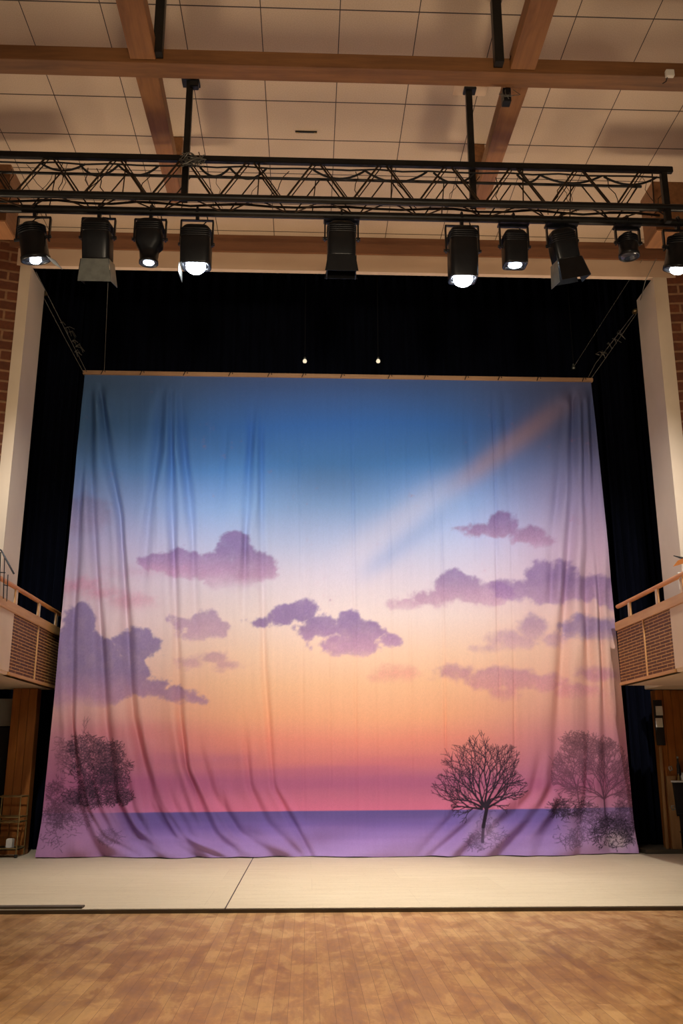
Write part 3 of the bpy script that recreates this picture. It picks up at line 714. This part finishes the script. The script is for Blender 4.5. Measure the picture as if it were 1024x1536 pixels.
F([(149, 570), (163, 690), (179, 770), (187, 900), (197, 1074), (227, 1210), (262, 1262), (320, 1290)], 5.5, .085)
F([(137, 572), (136, 700), (139, 780), (147, 900), (157, 1080), (171, 1200), (196, 1250), (245, 1290)], 5.5, .075)
F([(128, 640), (118, 760), (108, 950), (106, 1075), (115, 1200), (130, 1250), (160, 1290)], 5, .07)
F([(257, 566), (257, 760), (262, 900), (269, 1075), (279, 1154), (321, 1248), (365, 1290)], 5, .07)
F([(267, 575), (278, 700), (288, 790), (292, 900)], 5, .06, .8, (10, 60))
F([(245, 572), (236, 670), (222, 780), (215, 860)], 6, .055, .8, (10, 60))
F([(380, 596), (374, 690), (368, 800), (366, 900)], 4.5, .05, .8, (20, 80))
F([(392, 610), (392, 780), (396, 1000), (410, 1180), (470, 1290)], 3.5, .035, .8, (20, 40))
F([(340, 640), (330, 760)], 6, .03, .8, (20, 60))
F([(199, 1040), (212, 1130), (240, 1215), (300, 1280)], 5, .05, .8, (30, 20))
F([(300, 1120), (318, 1190), (350, 1240), (420, 1290)], 5, .04, .8, (30, 20))
F([(365, 1080), (375, 1180), (400, 1235), (460, 1290)], 4, .04, .8, (30, 20))
F([(850, 585), (842, 680), (832, 790), (828, 880)], 7, .06, .8, (10, 60))
F([(860, 568), (859, 740), (850, 900), (841, 1068), (832, 1182), (793, 1236), (745, 1290)], 7, .09)
F([(871, 572), (880, 778), (883, 930), (888, 1075), (885, 1200), (870, 1290)], 5.5, .07)
F([(884, 575), (892, 778), (902, 930), (912, 1100), (925, 1290)], 5, .055)
F([(757, 580), (760, 680), (770, 790)], 5, .03, .8, (20, 80))
F([(700, 620), (712, 760), (716, 800)], 5, .02, .8, (20, 80))
F([(815, 1120), (800, 1190), (773, 1221), (695, 1285)], 7, .07, .8, (40, 10))
F([(850, 1160), (835, 1225), (800, 1290)], 6, .06, .8, (30, 10))
F([(760, 1180), (735, 1220), (640, 1290)], 7, .04, .8, (40, 10))
for x, y0, y1, dp in ((450, 640, 1230, .010), (529, 610, 1200, .016), (581, 620, 980, .013), (612, 640, 1180, .010), (644, 640, 760, .016), (663, 760, 1200, .014), (740, 590, 960, .018), (743, 620, 1020, .012), (768, 800, 1200, .013), (490, 800, 1180, .008), (560, 900, 1200, .008)):
    F([(x-2, y0), (x+3, (y0+y1)/2), (x+6, y1)], 1.6, dp, .5, (30, 60))
for k in range(13):
    x = 120+k*17+rt.uniform(-5, 5)
    F([(x, 1150+rt.uniform(0, 50)), (x+12, 1215), (x+36, 1255), (x+90+rt.uniform(0, 30), 1290)], 3.2, .022+.012*rt.random(), .8, (30, 10))
for k in range(7):
    x = 700+k*26+rt.uniform(-6, 6)
    F([(x, 1165+rt.uniform(0, 40)), (x-16, 1225), (x-70-rt.uniform(0, 30), 1290)], 4, .022+.012*rt.random(), .8, (30, 10))
# sagging folds along the hem
hem = smooth(GY, 1225, 1290)
REL += hem*(.16+.07*np.sin((GX-80)/44+ (GY-1200)/26)+.06*np.sin(GX/23+GY/14))
REL -= smooth(GY, 540, 600)*0

def samp(A, px, py):
    fx = np.clip((px-PX0)*SS-.5, 0, Wp-1.001); fy = np.clip((py-PY0)*SS-.5, 0, Hp-1.001)
    ix, iy = fx.astype(int), fy.astype(int); tx, ty = fx-ix, fy-iy
    if A.ndim == 3: tx, ty = tx[..., None], ty[..., None]
    return (A[iy, ix]*(1-tx)+A[iy, ix+1]*tx)*(1-ty)+(A[iy+1, ix]*(1-tx)+A[iy+1, ix+1]*tx)*ty
TOPZ = at(500, 567, DDROP).z
XTL, XTR = at(127, 562, DDROP).x, at(886, 572, DDROP).x
XBL, XBR = at(57, 1280, DDROP).x, at(964, 1272, DDROP).x
def seq(stops):
    out = [stops[0][0]]
    for (a, _), (b, st) in zip(stops[:-1], stops[1:]):
        n = max(1, int(round((b-a)/st))); out += [a+(b-a)*k/n for k in range(1, n+1)]
    return np.array(out)
ss = seq([(0, 0), (.17, .00075), (.63, .0018), (.81, .00075), (.83, .0015), (1, .0008)])
zz = seq([(0, 0), (.235, .00095), (1, .0021)])            # fraction of the height from the hem up
S, T = np.meshgrid(ss, zz)
flare = (1-T)**1.6*.55+(1-T)*.45
XL = XTL+(XBL-XTL)*flare; XR = XTR+(XBR-XTR)*flare
VX = XL+(XR-XL)*S
VZ0 = STZ+.01+T*(TOPZ-STZ-.01)
PXv, PYv = proj(VX, DDROP, VZ0)
cols = samp(IMG, PXv, PYv); rel = samp(REL, PXv, PYv)
rel = rel*smooth(1-T, 0, .05)
back = .0*S
VY = DDROP - rel + (S-.5)*.0
VY += smooth(S, .75, 1)*(1-T)**3*.35
# hem line: slightly uneven, resting on the boards
hemz = (.004*np.sin(S*41)+.003*np.sin(S*97+1))*(1-smooth(T, 0, .04))
VZ = VZ0 + hemz + .004*(1-smooth(T, 0, .02))
VZ = np.maximum(VZ, STZ+.006)
ny, nx = S.shape
me = bpy.data.meshes.new('painted_backdrop')
co = np.stack([VX, VY, VZ], -1).reshape(-1, 3).astype(np.float32)
idx = np.arange(ny*nx).reshape(ny, nx)
quads = np.stack([idx[:-1, :-1], idx[:-1, 1:], idx[1:, 1:], idx[1:, :-1]], -1).reshape(-1, 4)
me.vertices.add(len(co)); me.vertices.foreach_set('co', co.ravel())
me.loops.add(quads.size); me.loops.foreach_set('vertex_index', quads.ravel().astype(np.int32))
me.polygons.add(len(quads)); me.polygons.foreach_set('loop_start', np.arange(0, quads.size, 4, dtype=np.int32)); 
me.polygons.foreach_set('loop_total', np.full(len(quads), 4, dtype=np.int32))
me.update(calc_edges=True); me.polygons.foreach_set('use_smooth', np.ones(len(quads), bool))
at_ = me.color_attributes.new('paint', 'FLOAT_COLOR', 'POINT')
cc = np.concatenate([cols.reshape(-1, 3).clip(0, 1), np.ones((len(co), 1))], 1).astype(np.float32)
at_.data.foreach_set('color', cc.ravel())
t = NT('painted_cloth'); a = t.node('ShaderNodeAttribute', attribute_name='paint')
wv = t.noise(t.coords('Object', scale=(1, 1, 1)), 90, 2)
c = t.mix(.10, a.outputs['Color'], t.mix(1, a.outputs['Color'], t.ramp(wv, [(.35, (.6, .6, .6, 1)), (.65, (1.3, 1.3, 1.3, 1))]), 'MULTIPLY'))
me.materials.append(t.done(c, .85, 0, .2))
drop = bpy.data.objects.new('backdrop_cloth', me); 
de = empty('painted_backdrop', ((XTL+XTR)/2, DDROP, STZ), 'huge hanging cloth backdrop painted with a sunset sky, purple clouds and bare trees', 'backdrop')
COL.objects.link(drop); drop.parent = de; drop.matrix_parent_inverse = Matrix.Translation(-de.location)
child_world(MB().box(XTL-.03, XTR+.03, DDROP-.05, DDROP+.03, TOPZ-.01, TOPZ+.065), 'batten', M['batten'], de, .006)
for k in range(13):
    x = XTL+.4+(XTR-XTL-.6)*k/12+random.uniform(-.1, .1)
    tq = MB().tube([(x-.03, DDROP-.06, TOPZ-.02), (x, DDROP-.06, TOPZ+.05), (x+.02, DDROP-.02, TOPZ+.09), (x+.05, DDROP-.06, TOPZ+.03)], .008, 6)
    child_world(tq, 'tie', M['rubber'], de)

# small hanging lamps and lines above the backdrop
for px, py, lb in ((457, 541, 'tiny glowing bulb on a wire above the backdrop, left of its middle'), (567, 541, 'tiny glowing bulb on a wire above the backdrop, right of its middle'), (860, 551, 'tiny dull bulb on a wire above the right end of the backdrop')):
    p = at(px, py, 16.9)
    e = empty('hanging_bulb', p, lb, 'bulb', 'small bulbs above the backdrop')
    child_world(MB().loft([(p.z-.05, .012, .012, 2), (p.z-.04, .034, .034, 2), (p.z-.01, .042, .042, 2), (p.z+.02, .03, .03, 2), (p.z+.03, .02, .02, 2)], 14, Matrix.Translation((p.x, p.y, 0))), 'bulb', M['bulb'] if px < 800 else M['alu'], e)
    child_world(MB().loft([(p.z+.03, .024, .024, 2), (p.z+.07, .022, .022, 2)], 12, Matrix.Translation((p.x, p.y, 0))), 'socket', M['alu'], e)
    child_world(MB().tube([(p.x, p.y, p.z+.07), (p.x, p.y, 12.4)], .004, 5), 'wire', M['rubber'], e)
def wire(pts, r, label, name='rigging_line', m='steel'):
    return tag(MB().tube(pts, r, 6).build(name, M[m]), label, 'line', 'rigging lines')
a0 = at(54, 408, DPORT+.35); b0 = at(131, 560, DDROP-.02)
wire([a0, b0], .006, 'grey rigging line from the left end of the backdrop up past the left pier')
wire([at(62, 440, 15.4), at(96, 505, 16.1), at(127, 562, DDROP-.02)], .006, 'second slack rigging line at the left end of the backdrop')
wire([at(162, 424, 15.2), at(157, 540, DDROP-.1), at(156, 562, DDROP-.03)], .005, 'single upright line to the backdrop below the pale-flapped lamp')
wire([at(984, 388, DPORT-.2), at(968, 420, DPORT-.1), at(957, 462, 15.5), at(893, 545, 16.5), at(882, 566, DDROP-.02)], .007, 'grey rigging line from the right end of the backdrop up past the right pier')
wire([at(960, 462, 15.5), at(908, 537, 16.3), at(886, 568, DDROP-.02)], .006, 'second slack rigging line at the right end of the backdrop')
wire([at(964, 388, DPORT-.1), at(905, 480, 15.9), at(861, 549, 16.6)], .004, 'thin line running from the header to the dull bulb')
def snarl(cs, D, label):
    mb = MB(); r_ = random.Random(len(label))
    for (x, y) in cs:
        for k in range(3):
            a = at(x, y, D); dx = r_.uniform(.05, .2); mb.tube([a, a+Vector((dx*.5, 0, r_.uniform(-.04, .08))), a+Vector((dx, .02, -r_.uniform(-.02, .12)))], .007, 5)
    return tag(mb.build('rope_tangle', M['steel']), label, 'rope')
snarl([(90, 484), (97, 492), (103, 498), (108, 512), (113, 520), (112, 528)], 16.2, 'tangled grey rope ends on the left rigging line')
snarl([(925, 500), (918, 508), (910, 516), (900, 528), (893, 531)], 16.2, 'tangled grey rope ends on the right rigging line')
p = at(952, 467, 15.5)
tag(MB().loft([(-.03, .03, .06, 2), (-.02, .05, .08, 2), (.02, .05, .08, 2), (.03, .03, .06, 2)], 16, Matrix.Translation(p)).build('pulley', M['brass']), 'small metal pulley on the right rigging line', 'pulley')
q = at(68, 441, 15.42); tag(MB().loft([(-.02, .03, .04, 2), (.02, .035, .04, 2), (.03, .015, .02, 2)], 12, Matrix.Translation(q)).build('shackle', M['brass']), 'small brass shackle on the left rigging line', 'shackle')

# ------------------------------------------------------------------ side balconies
def balcony(sgn, X, Yn, Yf, zb, ztop, zrail, white_y, label, posts, yrear=17.6):
    e = empty('balcony', (X, (Yn+Yf)/2, zb), label, 'balcony', 'side balconies')
    s_ = sgn; o = 4.0 if s_ > 0 else 4.0
    # sgn +1: right side (fascia faces -x), -1: left
    def bx(a, b, y0, y1, z0, z1): return MB().box(min(X+s_*a, X+s_*b), max(X+s_*a, X+s_*b), y0, y1, z0, z1)
    child_world(bx(0.02, 2.6, Yn, Yf, zb, zb+.14), 'deck', M['cream'], e, .01)
    if yrear > Yf: child_world(bx(.75, 2.6, Yf, yrear, zb, zb+.14), 'rear_deck', M['cream'], e, .01)
    child_world(bx(0, .1, Yn, white_y, zb+.05, ztop), 'white_panel', M['cream'], e, .004)
    # woven panel with uv along the balcony
    me = bpy.data.meshes.new('lattice_panel')
    x0, x1 = X+s_*.012, X+s_*.06
    vs = [(x0, white_y, zb+.05), (x0, Yf, zb+.05), (x0, Yf, ztop), (x0, white_y, ztop), (x1, white_y, zb+.05), (x1, Yf, zb+.05), (x1, Yf, ztop), (x1, white_y, ztop)]
    vs = [tuple(Vector(v)-e.location) for v in vs]
    me.from_pydata(vs, [], [(0, 1, 2, 3), (4, 5, 6, 7), (0, 1, 5, 4), (1, 2, 6, 5), (2, 3, 7, 6), (3, 0, 4, 7)])
    uv = me.uv_layers.new(name='UVMap')
    for lp_ in me.loops: v = me.vertices[lp_.vertex_index].co; uv.data[lp_.index].uv = (v.y+3, v.z)
    me.materials.append(M['lattice']); ob = bpy.data.objects.new('lattice_panel', me); COL.objects.link(ob); ob.parent = e
    ym = white_y+(Yf-white_y)*.46
    child_world(bx(-.006, .02, ym, ym+.035, zb+.05, ztop), 'panel_divider', M['ledge'], e)
    child_world(bx(-.015, .12, white_y, Yf, zb+.0, zb+.05), 'bottom_trim', M['ledge'], e, .004)
    child_world(bx(-.02, .16, Yn, Yf, ztop, ztop+.15), 'ledge_board', M['ledge'], e, .006)
    child_world(MB().tube([(X+s_*.06, Yn+.1 if s_ > 0 else white_y-.9, zrail), (X+s_*.06, Yf, zrail)], .038, 12), 'handrail', M['rail'], e)
    for y in posts:
        child_world(bx(.04, .08, y, y+.09, ztop+.15, zrail), 'rail_post', M['cream'], e, .004)
        child_world(bx(.03, .05, y-.05, y-.03, ztop+.15, zrail), 'rail_bracket', M['ledge'], e)
    return e
bz = 2.90
XB = -4.62
balcony(-1, XB, 11.6, 17.6, bz, 3.86, 4.30, 14.6, 'left side balcony with cream front, woven brown panel and orange handrail', (14.75, 16.05, 17.2))
balcony(1, 5.52, 11.6, 16.25, bz, 3.86, 4.30, 13.75, 'right side balcony with cream front, woven brown panel and orange handrail', (13.3, 14.3, 15.6), 17.15)
# stair rail at the left, black bars
e = empty('stair_railing', at(5, 900, 13.6), 'thin black metal stair railing on the left balcony', 'railing')
mb = MB().tube([at(-20, 812, 13.6), at(2, 826, 13.6), at(21, 861, 13.6)], .014, 7); child_world(mb, 'top_rail', M['black'], e)
for (xa, ya, yb) in ((1, 828, 895), (7, 835, 898), (12, 862, 902)):
    child_world(MB().tube([at(xa, ya, 13.6), at(xa-2, yb, 13.6)], .008, 6), 'baluster', M['black'], e)
child_world(MB().tube([at(-10, 858, 13.6), at(8, 859, 13.6)], .008, 6), 'cross_bar', M['black'], e)
child_world(MB().tube([at(5, 877, 13.6), at(12, 879, 13.6)], .008, 6), 'cross_bar', M['black'], e)
# right: notice boards and sculpture-like bracket near the pier
p = at(1013, 843, 13.7)
e = empty('wall_lamp_bracket', p, 'dark winged metal bracket on the right pier above the balcony', 'bracket')
mb = MB().hexa([at(1009, 850, 13.7), at(1026, 845, 13.7), at(1026, 845, 13.76), at(1009, 850, 13.76)], [at(1016, 841, 13.7), at(1030, 835, 13.7), at(1030, 835, 13.76), at(1016, 841, 13.76)])
child_world(mb, 'wing', M['pillar'], e)
mb = MB().hexa([at(1009, 834, 13.72), at(1026, 840, 13.72), at(1026, 840, 13.75), at(1009, 834, 13.75)], [at(1010, 833, 13.72), at(1026, 836, 13.72), at(1026, 836, 13.75), at(1010, 833, 13.75)])
child_world(mb, 'upper_wing', M['darkbox'], e)
def px_box(name, m, px0, px1, py0, py1, D, th, label, cat, group=None, bevel=.003):
    a = at(px0, py1, D); b = at(px1, py0, D)
    o = MB().box(a.x, b.x, D, D+th, a.z, b.z).build(name, M[m], bevel=bevel); return tag(o, label, cat, group)
px_box('notice', 'paper', 1019, 1030, 858, 884, 14.3, .02, 'pale notice sheet on the right pier above the handrail', 'notice')

# ------------------------------------------------------------------ under the balconies
def pillar(pxa, pxb, D, label):
    x0, x1 = atx(pxa, D, 1.5), atx(pxb, D, 1.5)
    e = empty('wood_pillar', ((x0+x1)/2, D, STZ), label, 'pillar', 'wood pillars under the balconies')
    n = max(2, int(abs(x1-x0)/.14)); w = (x1-x0)/n
    for k in range(n):
        child_world(MB().box(x0+w*k+.003, x0+w*(k+1)-.003, D, D+.25, STZ, bz-.005), 'board', M['pillar'], e, .006)
pillar(9, 47, 17.2, 'warm brown boarded pillar under the left balcony')
pillar(992, 1075, 17.2, 'warm brown boarded pillar under the right balcony')
px_box('wall_panel', 'grey', -30, 19, 1048, 1089, 17.45, .04, 'pale grey panel under the left balcony beside the wood pillar', 'panel')
px_box('door_leaf', 'darkbox', -30, 14, 1091, 1275, 17.5, .05, 'dark door leaf under the left balcony behind the brass trolley', 'door')
# brass trolley at left
D = 16.6
def floor_pt(px, D_, dz): return Vector((atx(px, D_, STZ+dz), D_, STZ+dz))
e = empty('trolley', floor_pt(8, D, 0), 'small brass tube trolley standing under the left balcony', 'trolley')
zt = at(20, 1195, D).z-STZ; zm = at(20, 1226, D).z-STZ
xa, xb = atx(-14, D, .5), atx(27, D, .5)
for x in (xa, xb):
    for y in (D, D+.45):
        child_world(MB().tube([(x, y, STZ+.02), (x, y, STZ+zt)], .012, 8), 'upright', M['brass'], e)
for z, nm in ((zt, 'top_rail'), (zm, 'shelf_rail'), (zm-.08, 'shelf_rail'), (.15, 'bottom_rail')):
    child_world(MB().tube([(xa-.02, D, STZ+z), (xb+.02, D, STZ+z)], .013, 8).tube([(xa, D+.45, STZ+z), (xb, D+.45, STZ+z)], .012, 8).tube([(xb, D, STZ+z), (xb, D+.45, STZ+z)], .012, 8), nm, M['brass'], e)
child_world(MB().box(xa, xb, D+.02, D+.43, STZ+.12, STZ+.14), 'base_shelf', M['darkbox'], e)
child_world(MB().tube([(xa-.02, D, STZ+.03), (xa+.02, D, STZ+.03)], .028, 12), 'wheel', M['rubber'], e)
child_world(MB().tube([(xb-.02, D, STZ+.03), (xb+.02, D, STZ+.03)], .028, 12), 'wheel', M['rubber'], e)
xx = atx(11, D-.05, .3)
tag(MB().box(xx-.055, xx+.045, D+.05, D+.2, STZ+.142, STZ+.30).build('small_carton', M['paper'], bevel=.008), 'small cream carton on the lower shelf of the brass trolley', 'carton')
# right side clutter
rz = at(1000, 1262, 17.0).z
tag(MB().box(atx(968, 16.9, .1), atx(1060, 16.9, .1), 16.9, 18.6, STZ, STZ+.07).build('low_platform', M['lip'], bevel=.006), 'low wooden platform edge at the far right behind the backdrop', 'platform')
D = 16.98
def lean(pxb, pxt, pyt, w, m, label, name, D0=D, th=.03):
    zb_ = STZ+.072; b = Vector((atx(pxb, D0, zb_), D0, zb_)); tpt = at(pxt, pyt, D0+.18)
    u = Vector((w/2, 0, 0)); v = Vector((0, th, 0))
    return tag(MB().hexa([b-u, b+u, b+u+v, b-u+v], [tpt-u, tpt+u, tpt+u+v, tpt-u+v]).build(name, M[m], bevel=.002), label, 'board', 'boards leaning under the right balcony')
lean(1001, 990, 1120, .05, 'card', 'tall thin pale board leaning by the right curtain', 'leaning_board')
lean(1009, 998, 1150, .04, 'pillar', 'dark narrow lath leaning beside the pale board', 'leaning_board', D+.03)
o = lean(1016, 1006, 1164, .17, 'card', 'wide light brown board leaning in front of the right pillar', 'leaning_board', D-.03)
px_box('pinned_paper', 'paper', 984, 993, 1059, 1073, 17.15, .01, 'upper white sheet pinned beside the right wood pillar', 'paper', 'white sheets by the right pillar')
px_box('pinned_paper', 'paper', 984, 993, 1077, 1091, 17.15, .01, 'lower white sheet pinned beside the right wood pillar', 'paper', 'white sheets by the right pillar')
px_box('sheet_backing', 'darkbox', 985, 992, 1050, 1118, 17.17, .02, 'narrow dark board carrying the white sheets by the right pillar', 'board')
# dark cabinet with bottles
c0, c1 = atx(1014, 17.02, .8), atx(1060, 17.02, .8); ct = at(1020, 1171, 17.0).z
e = empty('cabinet', ((c0+c1)/2, 17.0, STZ+.07), 'dark open cabinet with a white top under the right balcony', 'cabinet')
child_world(MB().box(c0, c1, 17.03, 17.14, STZ+.072, ct-.03), 'carcass', M['darkbox'], e, .003)
child_world(MB().box(c0-.02, c1, 16.96, 17.15, ct-.03, ct), 'cabinet_top', M['white'], e, .003)
for z in (.35, .65): child_world(MB().box(c0+.01, c1, 16.98, 17.03, STZ+z, STZ+z+.02), 'shelf', M['darkbox'], e)
def bottle(px, z0, h, r_, m, label, D_=17.05):
    x = atx(px, D_, z0)
    T_ = Matrix.Translation((x, D_, z0))
    e = empty('bottle', (x, D_, z0), label, 'bottle', 'small bottles in and on the dark cabinet')
    child_world(MB().loft([(0, r_*.9, r_*.9, 2), (.01, r_, r_, 2), (h*.6, r_, r_, 2), (h*.75, r_*.45, r_*.45, 2), (h*.92, r_*.4, r_*.4, 2)], 14, T_), 'glass_body', M[m], e)
    child_world(MB().loft([(h*.92, r_*.5, r_*.5, 2), (h, r_*.5, r_*.5, 2)], 12, T_), 'cap', M['alu'], e)
bottle(1018, ct+.001, .12, .03, 'brass', 'squat brass-coloured bottle at the left on the white cabinet top')
bottle(1024, ct+.001, .14, .03, 'white', 'pale bottle at the right on the white cabinet top')
bottle(1019, ct+.001, .42, .035, 'darkbox', 'tall dark bottle standing behind the small ones on the cabinet top', 17.11)
for px, py, lb in ((1005, 1153, 'bright metal clamp at the top of the wide leaning board'), (1009, 1212, 'small metal latch low on the wide leaning board')):
    p = at(px, py, 16.9)
    tag(MB().tube([p+Vector((-.03, 0, .03)), p+Vector((.02, -.01, .04)), p+Vector((.035, 0, -.02)), p+Vector((-.01, -.01, -.035)), p+Vector((-.03, 0, .02))], .012, 7).build('clamp', M['alu']), lb, 'clamp')

# ------------------------------------------------------------------ light
W = bpy.data.worlds.new('world'); SC.world = W; W.use_nodes = True
W.node_tree.nodes['Background'].inputs['Color'].default_value = (1, .80, .62, 1)
W.node_tree.nodes['Background'].inputs['Strength'].default_value = .13
neut = (1, .96, .90)
spot('wash_left', lp('d'), (atx(360, DDROP, 2.4), DDROP, 3.5), 1500, 66, .95, (.96, .97, 1))
spot('wash_right', lp('f'), (atx(640, DDROP, 2.4), DDROP, 3.7), 1500, 66, .95, (.96, .97, 1))
spot('fill_centre', lp('f')+Vector((-1.9, 0, .02)), (atx(510, DDROP, 5), DDROP, 4.2), 260, 110, .8, (.88, .94, 1))  # added broad fill near the unlit middle lamp, no lamp shines here
spot('wash_far_left', lp('a'), (-2.9, DDROP, 2.8), 800, 84, 1, (.97, .96, .96))
spot('wash_far_right', lp('j'), (4.3, DDROP, 2.8), 1150, 84, 1, (1, .95, .93))
spot('floor_left', lp('c'), (-1.4, 12.6, 0), 1250, 66, 1, neut)
spot('floor_right', lp('g'), (2.6, 12.6, 0), 1250, 66, 1, neut)
spot('floor_mid', lp('h'), (.9, 12.2, 0), 1350, 60, 1, neut)
for x, w_ in ((-.2, 1700), (1.5, 1700)):
    spot('hall_fill', (x, 5.6, CEIL-.15), (x, 6.6, 0), w_, 48, 1, (1, .82, .60), .12)  # unseen fill spots added under the ceiling to brighten the hall floor
for x in (-4.2, 5.6):
    spot('hall_fill', (x, 4.6, CEIL-.15), (x, 4.6, 0), 240, 100, .8, (1, .80, .56), .12)  # weaker unseen fills added towards the hall sides
spot('ceiling_fill', (0.5, -5.5, 2.6), (.5, 14.5, 9.9), 3200, 44, 1, (1, .80, .56), .8)  # unseen fill added behind the camera, aimed at ceiling and header

# unseen fill spots added over both balconies to brighten the ceiling by the stage
spot('balcony_fill', (-6.6, 12.6, 3.6), (-.8, 12.9, 10.4), 900, 82, 1, (1, .80, .56), .6)
spot('balcony_fill', (7.6, 12.6, 3.6), (1.9, 12.9, 10.4), 900, 82, 1, (1, .80, .56), .6)
